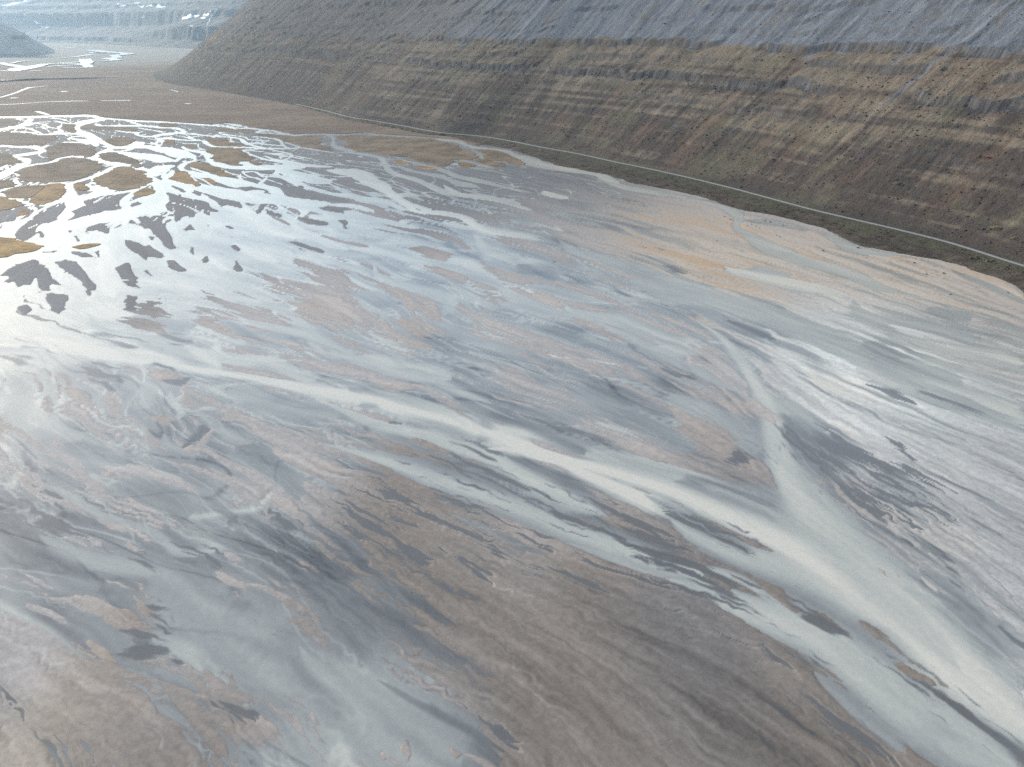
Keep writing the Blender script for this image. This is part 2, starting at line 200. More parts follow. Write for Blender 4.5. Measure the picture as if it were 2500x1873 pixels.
 ([(77.7,453.7,8.4),(103.9,428.5,13.9),(125.1,413.9,13.5),(143.6,394.9,14.6),(155.2,379.8,12.6),(166.1,356.6,13.8),(179.3,337.6,14.4),(193.1,324.0,15.8),(203.3,306.0,13.8),(208.1,294.4,12.8)],0.3,0.55,0.7),
 ([(169.4,315.0,5.6),(182.1,301.1,9.3),(195.5,291.3,9.1),(206.5,279.0,9.3),(216.6,260.8,10.6)],0.35,0.9,0.6),
 ([(200.9,352.2,4.8),(211.4,347.9,7.2),(225.4,339.6,8.0),(240.1,329.7,8.3),(255.0,320.3,11.2)],0.3,0.8,0.7),
 ([(204.1,350.1,1.0),(203.0,337.6,1.4),(202.6,324.0,2.2),(212.9,316.6,2.1)],0.15,0.8,0.6),
 ([(160.1,700.8,5.4),(179.8,686.8,6.1),(194.2,666.8,5.4),(199.9,644.7,5.9),(198.8,621.1,4.9),(188.9,590.9,3.9),(190.6,565.7,7.0),(194.5,537.9,9.0),(202.7,512.4,12.1),(212.8,492.7,12.0),(223.7,477.8,9.8),(232.5,460.4,7.8),(235.9,437.6,6.5),(240.0,416.8,5.6),(247.5,397.6,4.8)],0.3,0.72,0.4),
 ([(250.3,575.6,1.7),(253.5,551.5,3.9),(256.4,529.1,7.0),(260.2,518.6,8.6),(272.6,512.4,5.4),(287.1,506.3,2.7)],0.25,0.66,0.4),
 ([(203.2,612.6,9.3),(216.4,607.0,6.5),(229.8,590.9,4.9),(243.9,575.6,4.9)],0.2,0.5,0.5),
 ([(147.9,481.5,4.1),(157.0,467.2,7.5),(172.0,453.7,9.9),(188.3,440.8,10.8),(202.5,425.5,8.8),(208.8,416.8,5.5)],0.25,0.95,0.7),
 ([(170.0,481.5,6.3),(177.5,470.7,8.0),(190.1,460.4,3.4)],0.2,0.6,0.6),
 ([(209.3,411.1,3.3),(204.7,389.8,6.9),(211.1,379.8,10.8),(224.9,374.9,8.1),(238.2,363.3,8.2),(245.4,345.8,6.2)],0.25,0.6,0.8),
 ([(248.8,400.2,5.3),(255.8,387.2,8.1),(263.4,379.8,3.4)],0.2,0.42,0.6),
 ([(303.9,474.3,2.6),(306.3,450.4,5.2),(310.4,431.5,6.4),(311.1,416.8,4.0),(310.0,405.6,2.4)],0.25,0.5,0.6),
 ([(32.1,738.0,2.7),(40.6,715.3,8.0),(55.2,700.8,5.5)],0.2,0.95,0.6),
 ([(-147.6,770.5,4.7),(-119.2,715.3,5.3),(-97.2,666.8,3.9),(-83.9,641.7,4.4),(-62.4,638.7,8.5),(-44.5,623.9,5.9),(-32.1,596.2,5.2),(-18.2,575.6,8.2),(7.4,560.9,7.3),(24.5,546.9,3.7)],0.25,0.85,0.55),
 ([(-73.9,770.5,3.0),(-53.9,722.7,6.4),(-29.5,704.4,11.3),(-6.2,686.8,8.9),(8.7,666.8,4.1)],0.2,0.7,0.6),
 ([(-30.8,570.6,2.1),(-24.6,542.4,3.0),(-16.4,512.4,5.0),(-4.7,504.3,8.1),(12.2,488.9,8.0),(24.2,481.5,4.9),(30.9,463.8,2.9),(37.4,450.4,1.9)],0.25,0.72,0.7),
 ([(37.1,551.5,2.2),(44.8,520.6,4.7),(59.6,504.3,7.8),(74.2,492.7,6.1),(81.6,467.2,2.5)],0.2,0.62,0.7),
 ([(-124.7,529.1,7.1),(-98.6,516.5,6.6),(-73.1,500.4,7.6),(-50.0,496.5,8.7),(-32.5,488.9,7.6),(-22.7,467.2,6.0),(-9.5,453.7,4.8)],0.25,0.8,0.7),
 ([(-99.1,492.7,1.6),(-89.7,457.0,2.4),(-76.2,443.9,4.9),(-59.3,431.5,6.0),(-47.4,422.6,7.0),(-37.7,411.1,4.2),(-37.4,394.9,2.7),(-40.4,387.2,1.4)],0.25,0.66,0.7),
 ([(8.1,440.8,4.2),(21.0,431.5,5.5),(30.5,422.6,6.5),(39.9,416.8,6.5),(53.9,411.1,4.4)],0.25,0.55,0.8),
 ([(28.8,411.1,1.8),(35.3,394.9,3.9),(46.4,384.7,7.7),(57.6,379.8,8.1),(67.0,370.2,6.5),(77.8,356.6,6.8),(87.1,339.6,7.2),(94.4,331.7,7.8)],0.3,0.7,0.7),
 ([(62.5,488.9,4.7),(81.6,467.2,5.9),(93.0,440.8,5.4),(98.4,416.8,7.8),(111.0,402.9,10.5)],0.25,0.55,0.8),
 ([(-8.7,408.4,3.9),(5.6,400.2,6.2),(23.9,389.8,6.2),(32.9,387.2,3.5)],0.2,0.48,0.8),
 ([(-46.1,379.8,2.3),(-37.2,370.2,3.1),(-27.6,358.8,4.0),(-20.4,352.2,4.4),(-7.6,345.8,4.2),(4.7,329.7,4.4),(16.4,320.3,3.1)],0.2,0.45,0.8),
 ([(-85.5,327.8,5.3),(-70.5,324.0,5.8),(-61.2,320.3,6.1),(-53.4,314.8,6.6),(-41.2,309.5,7.6),(-29.3,302.6,7.2)],0.3,0.8,0.7),
 ([(-94.6,411.1,1.3),(-83.9,394.9,2.4),(-74.3,387.2,1.6),(-77.2,377.3,1.4)],0.15,0.55,0.7),
 ([(-95.9,428.5,7.4),(-81.5,413.9,7.2),(-75.0,397.6,3.1)],0.2,0.35,0.9),
 ([(-234.2,283.5,4.3),(-222.8,279.0,4.5),(-208.3,269.0,4.0),(-197.4,262.1,3.4),(-190.4,256.8,3.0),(-184.3,252.9,2.4),(-173.1,246.7,2.4),(-164.2,241.9,1.6)],0.25,0.7,0.75),
 ([(-221.5,304.5,1.6),(-214.5,291.3,2.1),(-214.8,282.0,2.4)],0.2,0.55,0.8),
 ([(-172.5,301.1,2.8),(-167.3,288.2,4.3),(-165.9,280.5,3.8),(-159.7,274.6,3.1)],0.25,0.6,0.85),
 ([(-157.9,291.3,1.1),(-151.2,279.0,1.3),(-144.6,271.8,1.4),(-142.5,263.5,1.1)],0.2,0.7,0.7),
 ([(-139.0,273.2,1.6),(-129.1,263.5,1.8),(-121.5,255.5,2.3),(-112.3,247.9,2.6),(-104.7,244.3,1.9)],0.2,0.55,0.8),
 ([(-131.0,291.3,4.4),(-122.5,289.7,7.1),(-114.2,282.0,4.7),(-108.6,277.6,1.9)],0.25,0.6,0.8),
 ([(-126.8,277.6,1.7),(-108.1,276.1,5.5),(-93.1,271.8,8.0),(-79.0,270.4,4.5),(-75.8,262.1,0.7)],0.2,0.5,0.8),
 ([(-144.0,252.9,0.9),(-138.9,244.3,1.5),(-131.2,239.5,1.8),(-122.9,232.7,1.1)],0.2,0.5,0.7),
 ([(-137.0,226.1,0.6),(-128.0,221.8,0.9),(-122.0,218.8,0.6)],0.1,0.7,0.6),
 ([(-175.0,217.7,0.9),(-163.5,211.8,1.3),(-151.4,204.2,1.4),(-141.5,197.9,1.5),(-130.7,193.5,1.3),(-120.8,189.3,1.4),(-113.1,183.7,1.3),(-106.7,178.2,1.3),(-99.8,176.0,1.0)],0.2,0.62,0.7),
 ([(-156.0,186.9,1.1),(-144.7,180.5,1.9),(-131.4,174.5,2.6),(-117.2,170.9,3.1),(-109.0,168.7,2.9),(-100.0,164.6,2.7)],0.25,0.6,0.85),
 ([(-147.2,215.7,5.0),(-133.9,211.8,7.1),(-120.1,206.1,7.1),(-110.8,197.0,5.3)],0.2,0.42,0.95),
 ([(-180.7,244.3,4.8),(-163.1,234.9,6.5),(-147.6,228.2,5.0)],0.2,0.42,0.95),
 ([(-110.4,167.7,2.8),(-102.0,161.6,6.3),(-93.5,154.5,8.4),(-84.4,148.4,9.8),(-75.7,142.7,8.7),(-67.7,137.7,6.9)],0.3,0.5,0.9),
 ([(-74.0,137.7,5.6),(-62.2,133.5,6.8),(-52.9,129.5,6.3),(-43.2,122.3,4.6),(-40.1,119.1,4.4)],0.3,0.46,0.9),
 ([(-57.7,139.9,0.8),(-51.6,132.5,1.6),(-45.1,125.6,2.3),(-38.4,119.6,2.7),(-31.4,114.8,3.0),(-24.0,110.2,3.0),(-16.1,104.3,2.8)],0.25,0.58,0.9),
 ([(-129.4,155.1,2.5),(-119.4,148.4,2.9),(-110.6,143.2,2.9),(-102.2,139.4,2.8),(-96.5,138.8,2.1)],0.25,0.36,0.8),
 ([(-141.0,165.6,3.5),(-130.0,162.9,3.4),(-118.9,159.6,3.0),(-110.8,154.5,1.8)],0.2,0.36,0.9),
 ([(-45.1,131.5,4.0),(-37.1,123.7,5.5),(-28.2,116.5,6.5),(-20.0,111.0,6.8),(-12.2,104.7,6.5)],0.25,0.46,0.85),
 ([(-34.9,129.0,0.7),(-25.2,122.8,0.8),(-16.1,117.8,1.0),(-9.0,113.5,0.9),(-5.2,109.4,1.1)],0.25,0.22,0.8),
 ([(-2.5,236.1,1.9),(9.5,226.1,3.7),(17.9,217.7,5.1),(25.8,207.9,4.6),(32.4,197.9,2.2)],0.2,0.2,0.95),
 ([(47.5,209.8,1.7),(56.7,199.7,3.4),(64.4,191.0,3.6),(71.1,184.5,2.7),(77.4,178.2,1.6)],0.25,0.34,0.9),
 ([(60.5,217.7,6.1),(70.6,211.8,7.1),(82.0,207.9,9.0),(90.9,204.2,9.7),(96.9,196.1,6.7),(99.4,188.5,2.2)],0.25,0.4,0.95),
 ([(-24.1,282.0,2.9),(-12.9,266.2,3.3),(-10.5,252.9,3.3),(-13.4,245.5,2.3)],0.2,0.38,0.9),
 ([(0.6,266.2,2.2),(13.6,252.9,4.2),(22.7,244.3,4.9),(28.3,236.1,2.7)],0.2,0.34,0.95),
 ([(-9.9,277.6,2.8),(4.1,273.2,4.1),(17.6,267.6,5.2),(30.5,259.4,3.7)],0.2,0.36,0.9),
 ([(-76.0,292.9,3.7),(-66.0,286.6,4.0),(-61.6,277.6,3.5),(-68.3,276.1,3.0)],0.2,0.4,0.9),
 ([(115.1,270.4,3.4),(119.5,259.4,6.7),(124.3,247.9,9.1),(128.3,241.9,10.0),(135.2,236.1,5.0)],0.2,0.3,0.95),
 ([(81.5,160.9,2.7),(87.5,152.0,3.9),(93.2,144.4,4.4),(98.4,136.7,4.3),(102.1,131.5,2.4)],0.25,0.34,0.95),
 ([(98.6,134.6,0.9),(102.2,127.5,1.7),(106.9,121.4,1.9),(111.8,116.5,2.0),(115.5,110.2,2.3),(116.8,105.8,2.5)],0.25,0.22,0.8),
 ([(126.4,169.8,3.7),(130.0,159.6,4.1),(131.5,150.2,4.5),(133.6,142.7,5.2),(136.0,135.6,5.0)],0.25,0.4,0.95),
 ([(78.7,131.5,1.6),(81.3,125.6,2.1),(84.4,119.1,2.6),(87.6,113.5,2.5),(90.6,108.2,2.4)],0.25,0.4,0.9),
 ([(-58.7,135.6,1.2),(-52.6,128.5,1.5),(-47.2,122.8,1.9),(-42.0,116.9,1.8)],0.25,0.42,0.9),
 ([(-110.2,241.9,4.0),(-97.8,232.7,6.0),(-85.6,221.8,5.0),(-75.4,206.1,2.8)],0.2,0.34,0.95),
 ([(-176.4,226.1,1.9),(-164.5,217.7,2.4),(-158.3,212.8,1.7)],0.2,0.36,0.9),
 ([(-169.8,382.2,2.8),(-148.0,363.3,5.0),(-126.7,350.1,6.7),(-117.7,347.9,3.9)],0.2,0.4,0.9),
 ([(-221.8,384.7,4.5),(-207.9,382.2,5.7),(-185.6,370.2,7.4),(-176.8,370.2,4.7)],0.2,0.32,0.9),
 ([(-18.1,492.7,4.0),(-8.9,481.5,4.6),(1.0,467.2,3.5)],0.2,0.4,0.9),
 ([(4.3,485.2,8.3),(22.5,467.2,8.4),(26.8,447.1,4.0)],0.2,0.32,0.9),
 ([(98.6,402.9,5.2),(115.0,392.3,6.9),(127.2,370.2,7.9),(139.7,354.4,6.1)],0.2,0.4,0.8),
 ([(120.9,379.8,1.1),(127.9,372.6,2.5),(133.9,363.3,2.9),(138.4,355.5,2.3),(141.3,349.0,0.9)],0.15,0.12,0.5),
 ([(187.9,347.9,8.5),(197.1,335.6,11.1),(198.0,325.9,4.1)],0.2,0.36,0.9),
 ([(-286.0,345.6,4.0),(-265.2,343.7,3.9),(-243.2,339.5,3.5),(-215.0,331.9,3.3),(-179.1,320.7,3.2),(-147.9,311.6,3.1),(-120.5,303.5,3.0),(-100.5,294.7,2.8),(-81.8,288.2,3.3),(-63.9,282.8,3.1),(-48.1,274.1,2.9),(-28.9,264.6,2.8),(-10.7,253.0,2.9),(4.5,242.8,2.8),(17.0,235.3,3.1),(32.4,226.5,3.4),(45.3,219.4,3.6),(57.5,211.4,3.9),(69.9,201.0,4.5),(82.4,189.3,5.0),(93.5,177.7,5.4),(102.1,166.6,5.7),(108.6,156.5,6.2),(112.7,148.4,6.2),(116.7,134.5,6.1),(119.5,123.0,6.3),(123.1,112.6,6.5),(126.7,102.2,6.2)],0.4,1,0.8),
 ([(104.6,380.2,2.7),(113.3,353.1,3.0),(114.8,323.4,2.9),(114.2,295.2,3.2),(112.1,270.7,3.6),(108.1,251.1,3.6),(103.9,232.0,4.0),(101.3,213.5,4.6),(101.3,197.1,5.4),(103.0,183.1,6.0),(106.4,169.9,5.9),(110.2,156.9,5.7),(113.8,145.5,5.0),(117.1,133.0,4.0)],0.35,0.84,0.75),
 ([(-80.8,276.1,2.4),(-71.3,270.4,2.5),(-63.2,263.5,2.8),(-48.8,256.8,3.3),(-33.7,251.0,3.4),(-25.4,244.3,3.4),(-16.3,239.5,3.7),(-8.6,233.8,3.6),(0.5,225.0,3.6),(9.2,216.7,4.0),(17.4,208.9,3.9),(25.3,202.4,3.5),(32.3,197.0,2.6)],0.3,0.74,0.7),
 ([(-78.9,245.5,2.1),(-64.9,239.5,2.3),(-51.3,232.7,2.5),(-38.2,225.5,2.6),(-28.1,219.3,2.8),(-16.0,212.8,2.7),(-2.3,205.1,2.8),(8.6,197.9,2.7),(18.9,189.8,2.8),(28.7,183.7,3.0),(42.7,175.2,3.1),(56.5,168.0,3.3),(63.0,158.3,3.4),(69.8,153.3,4.2),(77.2,148.4,4.8),(84.3,143.8,5.3),(89.3,137.2,5.6),(94.0,129.0,6.2),(99.1,121.4,6.9),(105.2,114.8,7.3),(110.1,108.6,7.3),(113.7,102.8,7.0)],0.3,0.72,0.7),
 ([(-228.9,465.7,4.4),(-190.2,446.2,4.4),(-157.4,419.3,3.7),(-123.7,380.2,3.2),(-99.9,346.8,3.0),(-81.3,327.9,3.5),(-60.2,312.7,3.8),(-38.8,302.5,3.2),(-22.5,288.2,2.9),(-9.5,279.2,2.6)],0.2,0.66,0.7),
 ([(78.2,498.1,5.4),(103.4,455.8,6.7),(130.9,419.3,7.6),(152.4,380.2,7.0),(163.3,353.1,6.7),(175.2,323.4,6.8),(185.6,297.6,7.6),(197.1,279.2,8.5),(212.8,254.9,8.8)],0.25,0.62,0.7),
 ([(-125.6,547.7,5.0),(-85.6,521.8,5.4),(-47.8,486.9,4.4),(-14.0,446.2,4.2),(9.6,410.9,3.9),(35.6,380.2,4.6),(59.3,359.5,4.2),(78.7,329.0,4.0),(92.4,307.5,3.8),(104.7,288.2,3.2)],0.2,0.6,0.7),
]
PATCHES = [  # (kind, outline)
 ('bar',[(-406.7,607.0),(-419.5,641.7),(-422.9,683.4),(-405.3,641.7),(-392.9,612.6),(-391.3,593.6)]),
 ('bar',[(-401.6,647.8),(-399.5,673.4),(-392.6,700.8),(-384.0,738.0),(-378.4,722.7),(-372.8,673.4),(-373.7,635.7),(-385.6,623.9)]),
 ('bar',[(-436.7,604.3),(-458.1,660.4),(-465.2,693.7),(-451.8,666.8),(-431.1,612.6)]),
 ('bar',[(-318.5,593.6),(-332.9,635.7),(-325.7,641.7),(-316.3,623.9),(-292.8,580.6),(-269.4,556.2),(-253.0,520.6),(-256.0,516.5),(-286.9,556.2),(-305.3,590.9)]),
 ('bar',[(-300.7,533.5),(-305.9,551.5),(-288.0,542.4),(-264.2,516.5),(-256.4,496.5),(-261.6,500.4),(-262.5,492.7),(-282.1,512.4)]),
 ('bar',[(-354.7,588.3),(-351.8,604.3),(-335.7,585.7),(-329.3,570.6)]),
 ('bar',[(-311.3,693.7),(-311.1,700.8),(-292.3,680.0),(-264.9,654.0),(-261.0,635.7),(-291.9,660.4)]),
 ('bar',[(-308.8,722.7),(-281.8,700.8),(-260.2,686.8),(-251.1,660.4),(-274.9,673.4)]),
 ('bar',[(-307.1,644.7),(-294.8,635.7),(-286.6,612.6),(-287.4,601.6)]),
 ('bar',[(-326.8,673.4),(-329.6,693.7),(-313.8,660.4),(-312.8,647.8)]),
 ('bar',[(-285.9,762.2),(-255.9,745.9),(-243.2,715.3),(-270.2,730.3)]),
 ('bar',[(-230.0,635.7),(-238.4,680.0),(-233.4,683.4),(-225.8,635.7)]),
 ('bar',[(-346.4,463.8),(-350.1,485.2),(-341.4,498.4),(-320.5,474.3),(-312.2,440.8),(-319.4,437.6)]),
 ('bar',[(-334.6,477.8),(-328.0,481.5),(-309.2,460.4),(-277.5,431.5),(-276.2,425.5),(-288.2,434.6),(-298.9,440.8),(-293.8,428.5),(-299.0,425.5),(-311.2,440.8)]),
 ('bar',[(-328.9,492.7),(-318.9,488.9),(-278.1,453.7),(-267.0,434.6),(-264.9,421.1),(-270.2,425.5),(-280.8,447.1),(-297.5,460.4)]),
 ('bar',[(-295.0,425.5),(-277.5,422.6),(-272.1,411.1),(-280.4,405.6)]),
 ('bar',[(-279.5,405.6),(-276.6,413.9),(-265.4,397.6),(-264.2,387.2),(-272.4,394.9)]),
 ('bar',[(-295.2,400.2),(-293.8,405.6),(-283.5,394.9),(-284.3,388.5)]),
 ('bar',[(-276.5,477.8),(-272.9,490.8),(-256.2,467.2),(-247.7,453.7),(-259.7,450.4)]),
 ('bar',[(-260.7,450.4),(-250.3,450.4),(-232.6,430.0),(-249.3,437.6)]),
 ('bar',[(-230.4,394.9),(-242.0,422.6),(-232.7,419.7),(-228.0,405.6),(-222.0,394.9)]),
 ('bar',[(-245.1,492.7),(-222.5,463.8),(-223.9,462.0),(-239.7,481.5)]),
 ('bar',[(-254.6,470.7),(-251.9,474.3),(-241.8,460.4),(-243.7,458.7)]),
 ('bar',[(-217.5,533.5),(-212.2,535.7),(-204.3,524.9),(-202.5,514.4),(-209.3,520.6)]),
 ('bar',[(-202.2,500.4),(-196.3,496.5),(-186.4,470.7),(-188.4,467.2)]),
 ('bar',[(-223.5,496.5),(-223.1,504.3),(-216.4,492.7),(-218.7,487.0)]),
 ('bar',[(-274.0,580.6),(-272.9,598.9),(-261.6,580.6),(-268.6,575.6)]),
 ('bar',[(-187.4,623.9),(-158.6,607.0),(-155.4,593.6),(-173.4,601.6)]),
 ('bar',[(-227.3,654.0),(-204.7,635.7),(-200.5,621.1),(-218.8,635.7)]),
 ('bar',[(-279.8,647.8),(-237.6,593.6),(-233.5,585.7),(-250.5,607.0)]),
 ('bar',[(-189.3,556.2),(-164.4,537.9),(-141.1,516.5),(-153.9,520.6),(-170.5,537.9)]),
 ('bar',[(-199.5,680.0),(-151.7,660.4),(-145.4,629.7),(-172.3,647.8)]),
 ('bar',[(-152.9,618.2),(-141.9,612.6),(-134.2,575.6),(-140.5,585.7)]),
 ('bar',[(-352.1,560.9),(-349.7,565.7),(-340.0,546.9)]),
 ('bar',[(-311.1,516.5),(-309.7,520.6),(-299.2,500.4)]),
 ('bar',[(-327.5,516.5),(-313.6,512.4),(-300.3,500.4),(-311.6,504.3)]),
 ('bar',[(-350.9,516.5),(-340.4,520.6),(-339.2,512.4)]),
 ('bar',[(-242.0,754.0),(-218.0,738.0),(-158.6,693.7),(-155.8,680.0),(-208.0,700.8)]),
 ('bar',[(-245.9,529.1),(-241.1,529.1),(-234.7,510.3),(-239.5,516.5)]),
 ('bar',[(-259.5,598.9),(-255.2,596.2),(-252.5,585.7)]),
 ('bar',[(-230.0,537.9),(-226.7,535.7),(-225.5,529.1)]),
 ('bar',[(-231.5,565.7),(-221.4,558.5),(-222.3,553.8)]),
 ('bar',[(-363.5,764.8),(-362.0,768.7),(-340.6,745.6),(-330.0,730.9),(-333.0,727.3),(-349.9,749.4)]),
 ('bar',[(-349.1,727.3),(-338.3,723.7),(-331.6,708.1),(-341.2,713.2)]),
 ('bar',[(-324.1,727.3),(-326.2,740.0),(-312.8,727.3),(-308.1,713.2),(-311.9,709.8)]),
 ('bar',[(-332.1,768.7),(-315.1,757.0),(-294.3,738.2),(-304.8,741.9)]),
 ('bar',[(-280.4,741.9),(-284.4,764.8),(-275.5,768.7),(-263.9,757.0),(-250.3,738.2),(-242.6,720.2),(-244.1,713.2),(-252.6,716.7),(-258.6,730.9),(-268.7,745.6),(-265.7,727.3),(-267.8,720.2)]),
 ('bar',[(-274.1,810.2),(-256.0,810.2),(-232.2,768.7),(-216.3,753.2),(-196.6,720.2),(-179.0,696.3),(-174.6,677.0),(-200.6,693.1),(-215.0,693.1),(-234.0,723.7),(-250.3,753.2),(-263.3,772.7)]),
 ('bar',[(-426.3,912.2),(-430.2,934.3),(-422.5,942.9),(-418.9,923.1),(-421.5,909.5)]),
 ('bar',[(-411.2,906.8),(-415.2,934.3),(-409.7,937.2),(-403.7,917.6),(-406.0,898.8)]),
 ('bar',[(-342.2,860.8),(-330.0,856.0),(-311.3,841.8),(-306.6,828.0),(-323.3,837.1)]),
 ('bar',[(-313.6,853.6),(-301.6,848.8),(-296.8,839.4),(-307.9,841.8)]),
 ('bar',[(-307.9,841.8),(-293.7,832.5),(-279.1,810.2),(-276.7,797.3),(-292.1,814.6)]),
 ('bar',[(-299.8,808.0),(-287.6,805.9),(-274.0,788.9),(-271.2,772.7),(-285.8,780.7)]),
 ('bar',[(-298.9,851.2),(-282.2,841.8),(-271.2,828.0),(-273.5,819.0),(-287.8,832.5)]),
 ('bar',[(-448.9,891.0),(-454.8,917.6),(-441.6,906.8),(-438.4,885.8),(-441.2,878.2)]),
 ('bar',[(-580.9,1040.7),(-578.7,1054.7),(-559.7,1033.8),(-556.7,1013.7),(-568.2,1020.3)]),
 ('bar',[(-554.2,1027.0),(-549.4,1033.8),(-536.5,1020.3),(-532.9,1000.7)]),
 ('bar',[(-515.0,1013.7),(-501.8,1020.3),(-472.9,994.3),(-471.5,975.6),(-492.0,988.0)]),
 ('bar',[(-463.4,934.3),(-455.2,937.2),(-446.1,914.9)]),
 ('pool',[(106.2,483.3),(112.8,483.3),(118.5,463.8),(112.1,469.0)]),
 ('pool',[(61.3,440.8),(67.0,437.6),(74.0,416.8),(70.3,418.2)]),
 ('pool',[(107.2,533.5),(121.4,514.4),(110.9,520.6)]),
 ('pool',[(97.9,535.7),(106.5,522.7),(100.1,527.0)]),
 ('pool',[(81.3,413.9),(94.7,402.9),(92.9,398.9),(84.2,408.4)]),
 ('pool',[(29.4,496.5),(32.3,488.9),(28.9,487.0)]),
 ('pool',[(-56.4,542.4),(-48.2,546.9),(-38.2,524.9),(-40.0,516.5),(-50.4,529.1)]),
 ('pool',[(-40.0,516.5),(-23.9,496.5),(-21.8,500.4),(-32.7,512.4)]),
 ('pool',[(-87.1,570.6),(-76.9,570.6),(-62.2,551.5),(-66.7,546.9),(-77.1,551.5)]),
 ('pool',[(-89.4,607.0),(-68.8,590.9),(-57.1,578.1),(-73.5,585.7)]),
 ('pool',[(74.5,316.6),(80.0,306.0),(76.9,309.5)]),
 ('pool',[(-224.8,358.8),(-219.0,357.7),(-200.2,341.7),(-205.0,344.8)]),
 ('pool',[(-260.0,335.6),(-256.8,339.6),(-243.0,331.7),(-239.5,325.9),(-244.4,322.1),(-251.5,325.9)]),
 ('pool',[(-206.5,309.5),(-209.2,321.2),(-198.6,315.7),(-187.4,301.1),(-200.9,301.1)]),
 ('pool',[(-182.8,318.4),(-177.4,322.1),(-158.8,311.2),(-167.2,313.0),(-175.0,316.6)]),
 ('pool',[(-188.5,356.6),(-173.9,350.1),(-172.2,345.8),(-177.2,345.8)]),
 ('pool',[(-195.6,301.1),(-185.9,301.1),(-182.6,291.3),(-186.2,291.3)]),
 ('pool',[(-162.8,301.1),(-154.5,304.5),(-154.0,297.8)]),
 ('pool',[(-130.9,241.9),(-131.5,247.9),(-129.7,258.1),(-126.4,252.9),(-127.2,246.7)]),
 ('pool',[(-175.9,285.1),(-170.2,283.5),(-164.6,269.0),(-168.7,271.8)]),
 ('pool',[(-161.6,193.5),(-157.2,197.0),(-146.9,191.0),(-149.2,188.5),(-154.9,189.3)]),
 ('pool',[(-173.6,206.1),(-170.8,205.1),(-163.7,197.9),(-166.9,198.8)]),
 ('pool',[(-169.7,211.8),(-160.1,209.8),(-157.6,207.5),(-165.7,209.8)]),
 ('pool',[(-153.4,207.9),(-150.7,207.0),(-141.6,202.4),(-142.8,201.5),(-149.2,204.2)]),
 ('pool',[(-138.7,198.8),(-125.9,193.5),(-128.4,194.4)]),
 ('pool',[(-126.0,179.8),(-115.7,176.0),(-108.1,172.3),(-113.7,173.8)]),
 ('pool',[(-150.3,195.3),(-143.0,192.7),(-140.8,188.5),(-146.5,189.3)]),
 ('pool',[(-82.2,200.6),(-72.5,191.0),(-74.1,189.3),(-81.1,195.3)]),
 ('pool',[(-115.5,189.3),(-108.6,185.3),(-98.1,178.2),(-103.2,178.2),(-111.2,182.9)]),
 ('pool',[(-97.0,177.9),(-94.3,176.0),(-90.7,171.6),(-93.9,173.8)]),
 ('pool',[(-25.0,239.5),(-17.2,233.8),(-2.4,220.8),(11.7,206.1),(19.1,193.5),(14.0,197.0),(3.3,207.9),(-8.2,219.8),(-17.5,228.2)]),
 ('pool',[(29.3,189.3),(37.0,187.7),(44.2,184.5),(50.7,178.2),(56.1,168.7),(51.5,170.2),(43.0,177.5),(33.9,184.5)]),
 ('pool',[(-27.0,207.9),(-17.7,203.3),(-7.6,195.3),(0.5,186.9),(-0.0,182.9),(-7.4,188.5),(-18.6,199.7)]),
 ('pool',[(-58.4,207.9),(-50.8,197.0),(-42.1,193.5),(-40.8,188.5),(-48.3,189.3),(-56.2,197.0)]),
 ('pool',[(-50.3,219.8),(-41.0,211.8),(-35.7,206.1),(-39.9,207.9),(-47.0,213.7)]),
 ('pool',[(-42.3,197.9),(-32.6,193.5),(-32.7,190.2),(-39.5,193.5)]),
 ('pool',[(-40.6,180.5),(-35.1,177.5),(-27.9,175.2),(-25.3,170.2),(-30.6,173.0),(-37.0,176.7)]),
 ('pool',[(2.0,182.1),(10.5,179.0),(17.5,170.2),(21.1,166.7),(16.3,167.3),(7.9,176.0)]),
 ('pool',[(-52.1,261.4),(-46.2,261.8),(-46.6,260.1)]),
 ('pool',[(-14.4,175.2),(-10.9,173.8),(-7.3,168.7),(-10.2,169.5)]),
 ('pool',[(10.6,208.9),(15.9,202.4),(20.3,194.4),(17.1,195.3),(12.1,202.4)]),
 ('pool',[(109.2,243.1),(121.6,240.7),(129.7,245.5),(140.3,240.7),(142.3,232.7),(147.6,217.7),(146.3,211.8),(141.3,216.7),(136.7,221.8),(138.4,228.2),(131.6,234.9),(124.9,226.1),(118.0,231.5),(112.4,239.5)]),
 ('pool',[(153.0,250.4),(157.8,244.3),(157.6,230.4),(152.9,228.2),(152.3,239.5)]),
 ('pool',[(118.3,222.9),(123.5,215.7),(130.4,198.8),(128.5,197.0),(123.0,204.2),(119.2,213.7)]),
 ('pool',[(126.1,217.7),(133.2,211.8),(138.9,206.1),(135.9,205.6),(129.9,210.8)]),
 ('pool',[(130.7,197.0),(136.9,190.2),(133.9,192.7)]),
 ('pool',[(108.6,239.5),(113.2,234.9),(118.1,223.9),(114.7,226.1)]),
 ('pool',[(56.7,199.7),(62.9,193.5),(69.7,186.9),(74.9,179.8),(69.9,182.1),(62.9,191.0)]),
 ('pool',[(90.2,240.7),(91.9,233.8),(89.4,229.3),(83.4,231.5)]),
 ('pool',[(135.2,204.2),(143.1,202.4),(147.1,201.5),(143.4,205.1)]),
 ('pool',[(128.4,301.1),(130.8,291.3),(134.5,283.5),(130.6,286.6)]),
 ('pool',[(168.6,296.1),(177.3,291.3),(179.2,280.5),(173.6,283.5)]),
 ('pool',[(189.6,289.7),(198.7,277.6),(203.9,267.6),(197.0,274.6)]),
 ('pool',[(221.9,283.5),(225.6,274.6),(224.2,272.5)]),
 ('pool',[(-104.7,136.7),(-103.6,142.1),(-96.4,140.5),(-93.5,138.8),(-95.9,135.6),(-99.7,134.8)]),
 ('pool',[(-90.8,135.6),(-87.5,134.6),(-87.3,133.0)]),
